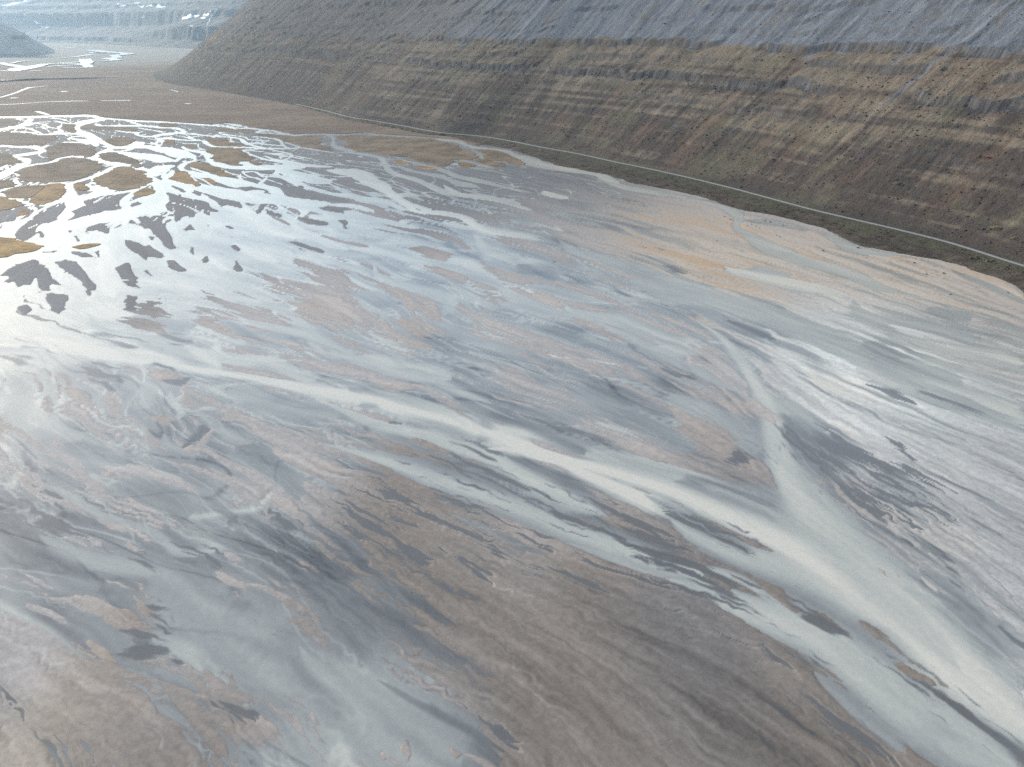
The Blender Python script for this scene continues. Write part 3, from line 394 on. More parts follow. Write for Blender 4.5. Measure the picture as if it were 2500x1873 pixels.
 ('pool',[(-72.6,122.3),(-65.3,119.1),(-62.1,120.0),(-63.0,116.9),(-67.1,117.8)]),
 ('pool',[(-104.4,154.5),(-99.5,148.4),(-95.5,144.4),(-97.2,144.4)]),
 ('pool',[(-110.0,145.5),(-105.0,146.1),(-98.0,143.2),(-101.7,142.7)]),
 ('pool',[(-62.4,108.6),(-58.9,106.6),(-57.6,104.7),(-59.7,104.7)]),
 ('pool',[(-104.0,106.6),(-100.4,104.7),(-102.9,104.7)]),
 ('pool',[(-73.9,150.2),(-71.0,149.6),(-72.4,148.4)]),
 ('pool',[(15.0,169.8),(22.1,167.7),(27.5,164.3),(28.0,160.3),(24.3,160.9),(19.5,164.9)]),
 ('pool',[(38.2,154.5),(42.9,150.2),(49.5,143.8),(48.4,142.7),(42.5,148.4)]),
 ('pool',[(-13.1,119.1),(0.7,112.2),(-6.8,115.2)]),
 ('pool',[(57.9,136.1),(63.0,133.5),(64.7,128.5),(66.1,125.6),(67.4,120.0),(66.0,122.8),(63.9,128.5),(61.0,132.5)]),
 ('pool',[(69.4,121.4),(74.8,119.1),(80.1,115.2),(82.6,109.0),(79.1,109.4),(77.7,112.2),(73.8,116.5),(70.3,119.6)]),
 ('pool',[(71.9,140.5),(74.6,138.3),(78.7,133.5),(76.8,133.0),(73.2,136.7)]),
 ('pool',[(38.0,183.3),(47.5,179.4),(51.3,173.4),(57.4,167.7),(63.7,160.9),(58.6,162.9),(50.7,170.5)]),
 ('pool',[(84.8,149.6),(90.3,147.8),(91.9,144.4),(87.6,145.5)]),
 ('pool',[(98.9,135.1),(100.9,131.5),(104.1,126.6),(107.4,122.3),(111.4,119.1),(106.6,120.9),(101.2,125.6)]),
 ('pool',[(108.8,121.4),(112.8,118.3),(115.8,113.1),(117.6,107.0),(114.2,111.0),(110.8,116.1)]),
 ('pool',[(67.3,111.0),(68.1,110.2),(67.5,110.6)]),
 ('pool',[(82.2,162.9),(86.8,156.4),(90.5,148.4),(86.6,152.0),(83.2,157.7)]),
 ('pool',[(127.1,171.2),(132.5,164.3),(136.1,162.3),(130.5,164.9)]),
 ('pool',[(136.4,146.7),(139.5,141.0),(138.1,138.8)]),
 ('sand',[(-204.9,289.7),(-202.5,294.5),(-191.5,283.5),(-186.0,273.2),(-192.5,277.6)]),
 ('sand',[(-157.2,264.8),(-153.3,269.7),(-144.1,265.5),(-144.2,258.1),(-152.7,260.8)]),
 ('sand',[(-131.1,240.7),(-126.9,244.3),(-126.1,255.5),(-123.0,249.2),(-124.3,239.5),(-126.7,236.1)]),
 ('sand',[(-95.2,244.3),(-90.4,240.7),(-87.0,231.0),(-91.2,234.9)]),
 ('sand',[(-86.0,236.1),(-78.3,230.4),(-69.2,225.0),(-72.8,217.7),(-80.8,226.1)]),
 ('sand',[(-84.6,205.1),(-78.8,207.9),(-72.7,197.9),(-75.2,197.0)]),
 ('sand',[(-146.0,209.8),(-141.8,211.8),(-128.2,199.7),(-116.8,193.5),(-117.1,189.3),(-128.7,196.1),(-139.8,203.3)]),
 ('sand',[(-141.1,191.0),(-133.7,191.0),(-116.6,179.0),(-119.5,176.7),(-131.4,184.5)]),
 ('sand',[(-228.1,273.2),(-221.7,271.8),(-210.1,256.8),(-204.5,241.9),(-209.2,244.3)]),
 ('sand',[(-195.5,239.5),(-186.2,230.4),(-174.3,211.8),(-180.8,217.7)]),
 ('sand',[(-232.8,405.6),(-219.1,411.1),(-207.1,394.9),(-203.5,384.7),(-215.7,387.2)]),
 ('sand',[(-222.1,379.8),(-207.9,382.2),(-189.8,365.6),(-188.6,358.8),(-214.3,365.6)]),
 ('sand',[(-204.2,306.0),(-207.5,319.3),(-201.1,313.0),(-197.9,301.1)]),
 ('sand',[(-173.4,313.0),(-169.5,314.8),(-158.2,304.3),(-163.6,301.1)]),
 ('sand',[(-176.1,377.3),(-171.6,379.8),(-145.7,356.6),(-134.4,347.9),(-133.9,343.8),(-155.1,358.8)]),
 ('sand',[(-131.2,413.9),(-107.5,416.8),(-97.0,394.9),(-90.5,363.3),(-107.3,374.9),(-123.3,394.9)]),
 ('sand',[(-230.4,318.4),(-228.1,324.0),(-224.4,314.8)]),
 ('sand',[(-130.9,350.1),(-112.3,343.8),(-104.4,341.7),(-121.3,345.8)]),
 ('sand',[(-75.6,529.1),(-67.4,531.3),(-46.7,512.4),(-47.4,492.7),(-59.4,500.4)]),
 ('sand',[(-20.3,560.9),(-5.0,546.9),(13.0,524.9),(-4.9,533.5)]),
 ('sand',[(-64.5,485.2),(-53.1,481.5),(-25.3,453.7),(-29.3,450.4),(-51.7,467.2)]),
 ('sand',[(-86.0,440.8),(-72.0,428.5),(-50.7,397.6),(-40.9,392.3),(-40.9,382.2),(-56.0,402.9),(-73.1,422.6)]),
 ('sand',[(13.9,428.5),(23.6,422.6),(30.2,402.9),(21.0,408.4)]),
 ('sand',[(28.3,387.2),(38.7,379.8),(56.4,356.6),(57.0,347.9),(44.9,361.0)]),
 ('sand',[(-70.4,379.8),(-56.0,379.8),(-41.2,356.6),(-42.6,337.6),(-52.2,335.6),(-62.8,352.2)]),
 ('sand',[(-21.6,377.3),(-12.2,363.3),(9.1,345.8),(20.3,320.3),(4.8,335.6),(-16.3,356.6)]),
 ('sand',[(71.3,270.4),(79.6,262.1),(86.9,251.7),(91.5,240.7),(90.7,231.5),(83.7,232.7),(75.4,244.3),(67.7,252.9)]),
 ('sand',[(94.6,280.5),(109.6,279.0),(112.9,271.8),(113.1,266.2),(108.6,262.8),(103.3,267.6),(96.5,274.6)]),
 ('sand',[(62.0,225.0),(69.6,219.8),(66.3,217.7),(61.3,221.8)]),
 ('sand',[(139.5,311.4),(161.1,304.5),(168.6,288.2),(158.8,279.0),(148.7,283.5),(139.0,289.7)]),
 ('sand',[(134.9,261.4),(139.4,259.4),(142.1,250.4),(138.0,252.9)]),
 ('sand',[(112.3,219.8),(123.9,216.7),(130.3,211.8),(137.6,197.9),(144.5,181.3),(138.2,179.0),(127.6,188.5),(120.9,197.0),(115.3,209.8)]),
 ('sand',[(-39.0,241.9),(-33.0,244.3),(-25.0,239.5),(-24.6,233.8),(-31.5,236.1)]),
 ('sand',[(44.3,244.3),(53.8,240.7),(62.1,226.1),(55.1,227.2),(47.2,238.4)]),
 ('sand',[(-46.4,249.2),(-38.5,247.9),(-27.6,240.7),(-35.3,241.9)]),
 ('sand',[(-16.9,228.2),(-8.4,223.9),(2.2,211.8),(-2.3,212.8),(-11.2,220.8)]),
 ('sand',[(20.4,196.1),(30.0,195.3),(45.8,193.5),(49.4,184.5),(39.7,188.5),(27.4,191.0)]),
 ('sand',[(-0.0,187.7),(8.2,183.7),(19.3,168.7),(16.4,168.7),(7.9,176.0)]),
 ('sand',[(-7.6,197.9),(3.2,195.3),(13.5,188.5),(23.2,179.8),(31.6,166.7),(12.4,166.7),(-2.1,177.5),(-7.4,188.5)]),
 ('sand',[(-66.9,299.4),(-48.4,294.5),(-46.4,289.7),(-57.2,289.7)]),
 ('sand',[(-127.9,158.3),(-125.0,159.0),(-115.4,152.7),(-108.1,156.4),(-103.7,153.9),(-95.6,142.7),(-102.7,144.9),(-110.3,146.1),(-118.6,152.0)]),
 ('sand',[(-120.4,139.9),(-117.2,141.0),(-107.8,137.7),(-100.8,134.6),(-105.7,133.5),(-112.6,135.6)]),
 ('sand',[(-69.5,149.0),(-65.0,147.3),(-57.1,137.7),(-61.0,139.4),(-65.9,144.4)]),
 ('sand',[(-68.6,116.5),(-60.4,118.3),(-56.3,114.8),(-56.0,111.4),(-63.2,113.1)]),
 ('sand',[(-70.8,111.4),(-67.5,110.6),(-67.5,107.4)]),
 ('sand',[(-97.3,123.2),(-94.9,122.3),(-90.1,117.8),(-93.0,119.1)]),
 ('sand',[(-91.0,168.4),(-84.7,164.3),(-77.4,160.9),(-73.7,155.1),(-80.9,157.7)]),
 ('sand',[(55.4,169.8),(65.3,164.9),(67.1,159.6),(62.6,160.3),(56.7,164.9)]),
 ('sand',[(86.4,153.9),(90.7,153.3),(92.2,146.1),(89.2,147.3),(87.0,150.8)]),
 ('sand',[(98.6,134.6),(104.4,133.5),(109.7,126.6),(104.6,127.5),(100.6,131.0)]),
 ('sand',[(113.7,169.8),(126.1,165.6),(129.6,159.0),(124.3,162.3)]),
 ('sand',[(-26.0,114.8),(-23.0,111.4),(-23.8,106.6),(-25.6,109.0)]),
 ('sand',[(-30.6,108.2),(-28.3,107.4),(-29.5,105.8)]),
 ('sand',[(-14.8,110.6),(-11.7,108.2),(-12.9,105.4)]),
 ('sand',[(233.7,428.5),(242.2,425.5),(244.9,411.1),(250.5,401.6),(241.5,404.3),(236.6,413.9)]),
 ('sand',[(204.8,339.6),(224.3,337.6),(237.8,325.9),(242.6,301.1),(231.9,309.5),(217.9,325.9)]),
]
REGIONS = [  # (x, y, bed height, silt, sand tone with painted foreground shade, roughness of the bed)
 (-311.4,455.8,-0.3,0.8,2,0.2),
 (-249.5,455.8,-0.3,0.8,2,0.2),
 (-217.8,521.8,-0.28,0.75,2,0.25),
 (-161.3,606.6,-0.12,0.62,0,0.3),
 (-441.6,678.0,-0.05,0.7,2,0.2),
 (-395.1,766.0,0.2,0.7,2,0.1),
 (-661.9,1113.0,0.25,0.6,2,0.06),
 (-373.4,982.1,0.22,0.6,2,0.08),
 (-199.0,766.0,0.12,0.6,2,0.15),
 (-129.3,791.3,0.1,0.55,2,0.2),
 (-262.9,373.1,-0.2,0.7,0,0.25),
 (-191.9,288.2,-0.12,0.5,0,0.3),
 (-179.2,230.3,-0.06,0.42,0,0.3),
 (-140.0,230.3,0,0.35,0,0.32),
 (-147.3,166.2,-0.02,0.38,0,0.3),
 (-126.2,193.3,-0.08,0.42,0,0.3),
 (-89.2,151.0,-0.22,0.52,0,0.25),
 (-103.2,131.5,0.16,0.3,1,0.25),
 (-109.5,111.4,0.25,0.34,3,0.2),
 (-101.2,116.4,0.2,0.34,1,0.2),
 (-76.8,111.4,0.18,0.3,1,0.22),
 (-130.9,131.5,0.2,0.3,0,0.2),
 (-50.3,127.1,-0.18,0.47,0,0.25),
 (-22.1,109.0,-0.1,0.46,0,0.35),
 (-13.8,147.5,0.26,0.2,1,0.2),
 (24.3,139.2,0.34,0.2,1,0.15),
 (44.9,120.3,0.36,0.2,1,0.14),
 (47.2,144.1,0.32,0.2,2,0.16),
 (16.0,115.1,0.34,0.2,1,0.14),
 (84.2,106.7,0.25,0.2,1,0.2),
 (70.1,111.4,0.3,0.2,1,0.16),
 (-47.0,188.3,0.12,0.3,1,0.36),
 (-77.1,214.9,0.03,0.36,0,0.34),
 (-78.2,170.3,-0.04,0.42,0,0.3),
 (-54.9,156.5,0.12,0.25,1,0.3),
 (-98.4,340.7,-0.08,0.46,0,0.28),
 (-153.6,359.5,-0.1,0.6,0,0.26),
 (-53.8,373.1,-0.1,0.48,0,0.28),
 (-31.6,436.9,-0.1,0.52,0,0.28),
 (23.8,359.5,-0.07,0.47,0,0.28),
 (41.1,288.2,-0.06,0.42,0,0.28),
 (-1.4,312.7,-0.06,0.43,0,0.28),
 (-2.2,547.7,-0.08,0.58,0,0.3),
 (-45.3,658.8,0.06,0.5,2,0.3),
 (21.6,766.0,0.12,0.45,2,0.25),
 (110.0,698.2,0.12,0.45,2,0.25),
 (55.9,590.9,0.06,0.5,0,0.3),
 (124.8,606.6,0.14,0.5,3,0.26),
 (197.5,547.7,0.14,0.5,3,0.24),
 (255.1,476.1,0.14,0.5,3,0.22),
 (286.5,419.3,0.12,0.5,3,0.24),
 (313.2,402.9,0.1,0.5,0,0.22),
 (292.5,334.8,0.1,0.5,0,0.22),
 (200.1,698.2,0.16,0.5,0,0.2),
 (262.1,623.2,0.2,0.5,0,0.16),
 (121.9,455.8,0.03,0.5,3,0.28),
 (83.3,410.9,-0.04,0.5,0,0.28),
 (187.2,387.5,0.04,0.55,4,0.26),
 (137.9,359.5,0.02,0.5,4,0.28),
 (157.4,297.6,0.22,0.65,5,0.14),
 (160.8,290.5,0.24,0.65,5,0.12),
 (148.9,315.3,0.16,0.65,5,0.18),
 (211.6,349.9,0.1,0.7,5,0.24),
 (250.7,329.0,0.02,0.75,4,0.24),
 (239.2,359.5,0.04,0.6,4,0.18),
 (236.1,312.7,0.06,0.6,4,0.18),
 (187.0,247.5,0.1,0.5,4,0.18),
 (144.5,237.0,-0.02,0.16,0,0.34),
 (144.0,201.0,0.05,0.4,4,0.18),
 (147.0,166.2,0.1,0.5,4,0.18),
 (176.4,206.4,0.08,0.5,4,0.18),
 (74.1,247.5,0.08,0.36,0,0.26),
 (36.1,243.9,-0.05,0.32,0,0.26),
 (85.3,220.9,0,0.25,1,0.26),
 (37.5,188.3,0.1,0.2,1,0.26),
 (76.6,166.2,0.06,0.25,1,0.3),
 (100.0,302.5,-0.02,0.4,0,0.28),
 (118.4,266.6,-0.02,0.42,0,0.28),
 (-1.1,230.3,0.04,0.3,0,0.3),
 (-25.6,206.4,0.05,0.25,1,0.34),
]
ISLANDS = [  # (label, autumn gold 0..1, outline)
 ('long brown marsh island at the picture edge above the forked left channel',0.25,[(-865.4,1194.1),(-818.1,1194.1),(-786.1,1180.8),(-746.4,1163.6),(-726.2,1150.9),(-712.5,1150.9),(-689.2,1122.4),(-677.9,1098.9),(-673.5,1076.4),(-665.1,1047.7),(-692.3,1047.7),(-727.4,1053.3),(-772.8,1058.3)]),
 ('brown marsh island between the big winding trunk channel and the forked left channel',0.25,[(-642.8,1020.3),(-642.4,1033.8),(-645.7,1072.7),(-621.5,1061.9),(-590.2,1040.7),(-573.9,1013.7),(-552.1,981.7),(-546.2,957.5),(-545.7,945.8),(-566.1,960.5),(-579.2,954.5),(-579.1,934.3),(-577.0,917.6),(-587.2,928.7),(-610.0,969.5),(-632.3,1000.7)]),
 ('largest dark brown oval marsh island of the river mouth',0.35,[(-575.2,846.5),(-577.5,865.7),(-576.2,888.4),(-564.2,898.8),(-566.6,928.7),(-555.9,940.0),(-533.2,925.9),(-511.2,906.8),(-489.6,875.7),(-481.4,851.2),(-478.7,823.5),(-478.0,788.9),(-485.4,784.8),(-497.0,782.8),(-518.3,784.8),(-532.8,788.9),(-546.5,805.9),(-551.8,819.0)]),
 ('wedge-shaped dark marsh island pointing into the central confluence',0.3,[(-534.5,951.6),(-540.1,975.6),(-529.5,981.7),(-513.6,969.5),(-499.1,951.6),(-484.0,940.0),(-461.7,906.8),(-443.0,870.7),(-464.2,891.0),(-487.3,912.2),(-498.3,912.2),(-516.0,928.7)]),
 ('broad rusty brown marsh island just below the central confluence',0.55,[(-455.5,788.9),(-461.5,814.6),(-466.5,856.0),(-471.0,875.7),(-457.7,875.7),(-441.3,856.0),(-427.6,848.8),(-419.6,828.0),(-405.6,810.2),(-391.0,788.9),(-390.0,772.7),(-388.7,753.2),(-396.2,740.0),(-404.6,740.0),(-425.4,757.0),(-440.3,770.7)]),
 ('golden tan marsh island left of the broad pale river arm',0.8,[(-472.5,706.4),(-478.3,730.9),(-493.6,768.7),(-484.4,774.7),(-476.3,768.7),(-462.5,745.6),(-452.2,727.3),(-443.6,703.0),(-441.8,680.2),(-443.4,673.2),(-456.6,680.2)]),
 ('small rusty marsh islet right of the broad pale river arm',0.7,[(-467.5,772.7),(-465.8,782.8),(-455.0,768.7),(-439.2,749.4),(-435.6,738.2),(-447.2,740.0)]),
 ('small orange leaf-shaped marsh islet beside the white confluence pool',0.75,[(-379.2,720.2),(-381.7,738.2),(-377.7,749.4),(-364.1,734.5),(-361.4,720.2),(-366.3,711.5)]),
 ('tan marsh island cut by the left picture edge above the golden spit',0.7,[(-553.9,722.7),(-504.8,708.0),(-488.7,697.2),(-465.1,680.0),(-459.6,660.4),(-466.0,647.8),(-493.4,635.7)]),
 ('bright golden pointed spit of marsh grass at the left picture edge',1,[(-436.7,553.8),(-407.0,556.2),(-392.8,551.5),(-372.3,540.1),(-358.4,529.1),(-359.2,518.6),(-372.3,502.4),(-386.5,481.5)]),
 ('thin golden sliver of marsh grass alone in white water',0.95,[(-334.5,529.1),(-330.9,535.7),(-319.1,538.8),(-318.9,531.3),(-325.0,524.9)]),
 ('tiny orange marsh islet beside a dark mud bar',0.9,[(-442.7,635.7),(-447.9,650.9),(-435.8,641.7),(-436.3,629.7)]),
 ('small dull brown marsh island in the bend of the left channel',0.35,[(-578.4,784.8),(-557.0,788.9),(-551.6,793.1),(-531.5,772.7),(-523.2,757.0),(-527.7,749.4),(-529.1,745.6),(-544.6,734.5)]),
 ('pale tan marsh island joined to the golden one by a thin ditch',0.5,[(-518.1,730.9),(-516.1,749.4),(-507.7,760.9),(-496.0,764.8),(-486.1,749.4),(-473.2,706.4),(-483.5,703.0),(-495.1,706.4)]),
 ('brown marsh island inside the sharp left channel elbow',0.3,[(-715.0,988.0),(-685.3,988.0),(-661.7,969.5),(-643.6,951.6),(-628.3,928.7),(-610.6,912.2),(-609.8,896.2),(-620.7,896.2),(-612.9,875.7),(-632.8,865.7)]),
 ('brown marsh island under the uppermost channel at the picture edge',0.25,[(-973.7,1372.8),(-933.2,1372.8),(-913.0,1372.8),(-870.1,1327.6),(-846.4,1285.2),(-850.7,1270.0),(-863.8,1265.0),(-897.9,1260.0)]),
 ('long thin brown marsh island right of the S-bend of the trunk channel',0.3,[(-727.6,1265.0),(-729.9,1290.4),(-703.8,1265.0),(-644.1,1250.2),(-605.6,1207.7),(-649.7,1212.3),(-699.3,1226.2)]),
 ('rust brown marsh patch right of the trunk channel above the confluence',0.4,[(-605.7,1098.9),(-597.2,1130.4),(-567.1,1114.4),(-552.5,1083.8),(-545.7,1047.7),(-556.9,1040.7),(-586.5,1076.4)]),
 ('small brown marsh patch left of the S-bend of the trunk channel',0.25,[(-772.3,1295.6),(-748.7,1285.2),(-722.7,1235.7),(-692.6,1189.7),(-694.8,1180.8),(-714.1,1198.6),(-752.0,1255.1)]),
 ('small brown marsh tongue inside the hairpin loop channel',0.35,[(-613.1,1306.1),(-590.2,1300.8),(-563.6,1265.0),(-568.5,1250.2),(-592.7,1260.0)]),
 ('big reddish brown marsh island with a hooked tail',0.45,[(-413.9,994.3),(-416.8,1020.3),(-406.2,1030.4),(-380.0,1020.3),(-364.0,994.3),(-343.9,963.5),(-328.5,942.9),(-325.9,923.1),(-310.7,898.8),(-310.1,885.8),(-318.0,896.2),(-326.9,912.2),(-336.1,914.9),(-341.6,917.6),(-329.8,885.8),(-341.5,888.4),(-360.8,906.8),(-370.2,912.2),(-384.4,940.0),(-395.4,966.5)]),
 ('flat brown marsh island just above the hook-tailed one',0.4,[(-463.9,1126.4),(-446.7,1122.4),(-424.3,1106.6),(-411.5,1080.1),(-393.6,1065.5),(-380.2,1051.2),(-377.6,1037.3),(-394.9,1039.3),(-414.2,1040.7),(-429.1,1058.3),(-447.1,1091.3)]),
 ('slanting rusty marsh island just below the hook-tailed one',0.5,[(-396.8,896.2),(-392.3,912.2),(-380.7,901.5),(-361.9,880.7),(-346.6,865.7),(-329.3,837.1),(-311.1,816.8),(-309.6,810.2),(-320.3,816.8),(-328.6,814.6),(-350.6,841.8),(-368.4,860.8),(-381.9,870.7)]),
 ('ochre triangular marsh island at the head of the white water sheet',0.75,[(-379.2,805.9),(-382.2,823.5),(-393.1,851.2),(-385.2,848.8),(-373.5,837.1),(-354.0,801.6),(-341.7,784.8),(-331.7,768.7),(-330.6,760.9),(-349.6,776.7),(-370.9,793.1)]),
 ('tiny orange marsh islet right of the ochre triangular island',0.8,[(-341.8,805.9),(-333.6,801.6),(-319.3,780.7),(-318.6,774.7),(-328.1,782.8)]),
 ('tiny rusty marsh islet up-left of the hook-tailed island',0.5,[(-456.1,1033.8),(-453.0,1044.2),(-441.6,1033.8),(-435.9,1017.0),(-441.7,1013.7)]),
 ('tiny brown marsh islet at the foot of the hairpin loop channel',0.45,[(-512.4,1098.9),(-502.0,1102.8),(-486.6,1069.1),(-483.2,1051.2),(-493.1,1054.7)]),
 ('thin brown strip of marsh along the upper straight channel',0.4,[(-485.0,1212.3),(-473.3,1226.2),(-445.8,1216.9),(-422.6,1212.3),(-415.2,1189.7),(-434.9,1185.2),(-468.0,1198.6)]),
 ('wedge of tan marsh left of the blue side creek',0.3,[(-407.4,1176.5),(-376.0,1165.3),(-340.0,1140.1),(-318.0,1142.6),(-295.3,1142.6),(-283.3,1106.6),(-274.6,1061.9),(-259.6,1033.8),(-255.8,1027.0),(-248.9,997.5),(-269.1,1013.7),(-294.8,1033.8),(-311.8,1058.3),(-330.7,1083.8),(-349.5,1114.4),(-371.0,1130.4),(-394.5,1150.9)]),
 ('widest tan brown salt marsh, between the blue side creek and the road',0.35,[(-268.6,1143.6),(-241.6,1150.9),(-208.9,1143.6),(-167.0,1128.4),(-123.9,1118.4),(-99.7,1080.1),(-65.1,1018.7),(-51.7,978.7),(-47.8,948.7),(-52.7,927.3),(-69.3,930.8),(-74.1,916.9),(-84.8,880.7),(-96.5,887.1),(-119.6,920.4),(-139.2,945.1),(-172.7,974.8),(-198.3,994.3),(-217.7,1010.4),(-241.9,1070.9)]),
 ('tiny orange marsh tip below the widest tan marsh',0.6,[(-67.6,906.8),(-56.2,906.8),(-43.5,880.7),(-59.9,875.7)]),
 ('narrow tan marsh strip below the winding side creek',0.4,[(-46.8,927.3),(-41.3,934.3),(-22.0,913.5),(-10.3,893.6),(-10.1,874.4),(-32.6,887.1)]),
 ('tan marsh tongue between the winding creek and the roadside channel',0.4,[(-49.4,1010.4),(-36.8,1010.4),(-17.6,994.3),(1.1,948.7),(13.6,906.8),(11.1,887.1),(-10.5,913.5),(-34.0,927.3),(-36.7,971.0)]),
 ('tiny orange marsh scrap on dark mud at the marsh front',0.75,[(-149.8,920.4),(-138.2,920.4),(-126.3,900.1),(-134.5,893.6)]),
 ('thin orange marsh sliver along a pale channel at the marsh front',0.8,[(-120.1,887.1),(-104.5,877.6),(-88.6,862.1),(-98.9,856.0)]),
]
PLAIN_EDGE = [(-1085.3,1414.7),(-960.2,1414.7),(-908.4,1420.9),(-872.4,1430.9),(-820.2,1446.2),(-786.2,1427.1),(-755.1,1394.0),(-667.1,1352.1),(-618.7,1336.4),(-568.9,1311.4),(-519.8,1297.7),(-492.8,1308.2),(-461.1,1283.2),(-449.3,1267.0),(-414.7,1232.9),(-387.4,1215.1),(-358.4,1180.8),(-335.0,1163.6),(-321.8,1170.4),(-289.8,1173.9),(-259.4,1167.8),(-233.7,1185.2),(-213.5,1170.0),(-185.4,1157.2),(-140.2,1138.5),(-110.7,1126.4),(-83.7,1100.8),(-70.1,1080.1),(-51.0,1044.2)]
SHORE = [(251.4,272.9),(294.5,356.6),(313.5,411.1),(318.5,428.5),(323.1,447.1),(319.5,463.8),(313.0,480.7),(302.8,492.7),(287.7,507.5),(270.5,520.6),(259.2,535.7),(257.3,560.9),(255.2,588.3),(244.5,609.8),(229.2,629.7),(209.7,649.0),(196.3,674.7),(182.6,711.6),(166.5,731.8),(148.8,750.8),(121.8,780.0),(107.8,817.8),(83.9,847.0),(49.5,889.0),(22.1,949.6),(-8.9,1017.0),(-54.2,1060.9),(-107.2,1151.4)]
EMBANK = [(-1603.2, 2202.7), (-1576.7, 2298.7), (-1551.5, 2332.5), (-1514.5, 2388.7), (-1471.3, 2440.1), (-1405.0, 2455.1), (-1350.0, 2493.6), (-1308.8, 2533.3), (-1255.9, 2541.3)]
FAR_RIVER = [[(-1927.3,2916.4,12.0),(-1873.5,2924.0,15.1),(-1954.8,3170.2,21.1),(-2065.4,3460.5,16.8),(-1999.2,3492.4,12.8),(-1874.3,3408.5,20.3),(-1727.9,3170.2,17.6)],[(-2369.8,3603.0,13.6),(-2215.2,3408.5,20.3),(-2048.4,3233.6,22.0),(-2009.5,3215.2,18.1),(-1951.8,3042.3,22.7),(-1846.0,2886.6,14.7)],[(-2009.5,3215.2,18.1),(-2029.0,3309.1,15.4),(-2080.2,3460.5,16.8)],[(-1926.7,3215.2,14.5),(-1915.4,3309.1,11.5),(-1890.3,3429.1,16.5),(-1981.0,3626.0,27.5),(-2197.0,4008.3,27.9)],[(-2065.2,3546.8,17.6),(-2040.7,3603.0,13.6),(-2031.7,3720.7,19.3),(-1980.7,3745.2,14.7),(-1969.4,3872.4,26.1),(-2107.7,4079.8,34.6),(-2136.1,4230.7,24.8),(-2278.3,4478.7,27.8),(-2336.5,4757.1,39.0),(-2485.1,4962.3,34.0),(-2698.3,5185.8,46.2),(-2993.1,5560.9,42.5)],[(-1836.8,3170.2,10.6),(-1749.3,3126.4,10.3),(-1737.0,3170.2,14.1),(-1705.2,3170.2,10.6)],[(-1814.4,2916.4,6.0),(-1777.4,2931.6,9.1)],[(-3490.5,6153.0,26.0),(-3333.2,5962.7,36.6)],[(-2398.2,4079.8,11.6),(-2389.0,4230.7,12.5),(-2501.7,4660.6,22.6)],[(-2262.2,3514.0,8.7),(-2354.6,3745.2,9.8),(-2338.8,3807.7,10.1)],[(-2585.1,4857.6,40.6),(-2668.5,5071.7,52.9),(-2569.6,4962.3,50.7)]]
PLAIN_WATER = [[(-1097.1,1627.3,4.1),(-1067.4,1644.7,4.2),(-1044.4,1680.5,2.9),(-999.8,1706.4,6.0),(-952.4,1710.2,3.0)],[(-928.0,1717.7,3.0),(-882.0,1725.4,6.1),(-864.2,1725.4,4.6)],[(-706.2,1644.7,7.0),(-702.0,1655.3,7.1)],[(-1177.2,1789.0,6.6),(-1160.6,1789.0,6.6)],[(-1331.4,2101.4,11.2),(-1322.8,2101.4,8.9)],[(-1161.2,1979.6,6.0),(-1145.2,1959.8,7.8)],[(-1596.0,2401.5,8.7),(-1566.5,2401.5,8.7)],[(-1206.6,1797.3,3.3),(-1252.9,1930.8,3.8),(-1314.8,2084.7,4.4),(-1313.9,2170.9,2.4)],[(-906.5,2030.8,2.1),(-868.2,1979.6,2.0),(-853.7,1954.9,2.0)],[(-936.6,1491.5,4.6),(-899.3,1451.8,4.4),(-877.5,1430.0,3.2)]]
SNOW = [('long thin snow patch on the hazy slope at the far left', [(-5569, 9285), (-5535, 9275), (-5439, 9208), (-5309, 9097), (-5277, 9029), (-5431, 9185)]), ('oval snow patch left of the row of three below the skyline', [(-4473, 9050), (-4360, 8976), (-4257, 8898), (-4276, 8892), (-4388, 8948)]), ('left snow patch of the row of three below the skyline', [(-4048, 8703), (-3969, 8655), (-3954, 8625), (-4031, 8680)]), ('middle snow patch of the row of three below the skyline', [(-3915, 8599), (-3795, 8490), (-3785, 8473), (-3904, 8585)]), ('right snow patch of the row of three below the skyline', [(-3739, 8441), (-3573, 8289), (-3531, 8196), (-3692, 8345)]), ('small bright snow patch above the dark cliff band in the middle', [(-3845, 8211), (-3792, 8185), (-3715, 8089), (-3794, 8180)]), ('largest snow patch, a slanting tongue near the long waterfall', [(-3052, 7390), (-2956, 7318), (-2905, 7279), (-2912, 7259), (-2975, 7295), (-3039, 7365)]), ('narrow snow streak right beside the largest snow patch', [(-2896, 7253), (-2875, 7266), (-2810, 7199), (-2827, 7204), (-2883, 7248)]), ('snow patch nearest the top of the long waterfall', [(-2763, 7152), (-2655, 6981), (-2569, 6849), (-2591, 6857), (-2749, 7131)]), ('small snow patch below the one nearest the waterfall top', [(-2782, 7141), (-2661, 6936), (-2616, 6834), (-2664, 6862)]), ('tiny snow speck on the ledge under the largest snow patch', [(-2660, 6571), (-2628, 6560), (-2622, 6537), (-2652, 6555)]), ('white snowfield along the top corner of the hazy plateau', [(-6212, 9742), (-6194, 9813), (-6086, 9919), (-5875, 9898), (-5894, 9877), (-6007, 9827), (-6125, 9737), (-6188, 9742)]), ('small snow scrap at the upper frame edge above the row of three', [(-4183, 8925), (-4110, 8905), (-4079, 8846), (-4113, 8820)])]
FALLS = [('long thin white waterfall stepping down the gully at the hill edge', [(-2528, 6909, 4.800000000000001), (-2536, 6834, 6.4), (-2568, 6826, 6.4), (-2497, 6562, 6.4), (-2474, 6437, 6.4)]), ('lower leap of the long waterfall beside the brown spur', [(-2532, 6456, 6.4), (-2558, 6452, 6.4), (-2567, 6442, 6.4)]), ('short thin waterfall over the middle cliff band', [(-4441, 8717, 4.800000000000001), (-4454, 8706, 6.4), (-4463, 8682, 8.0)])]
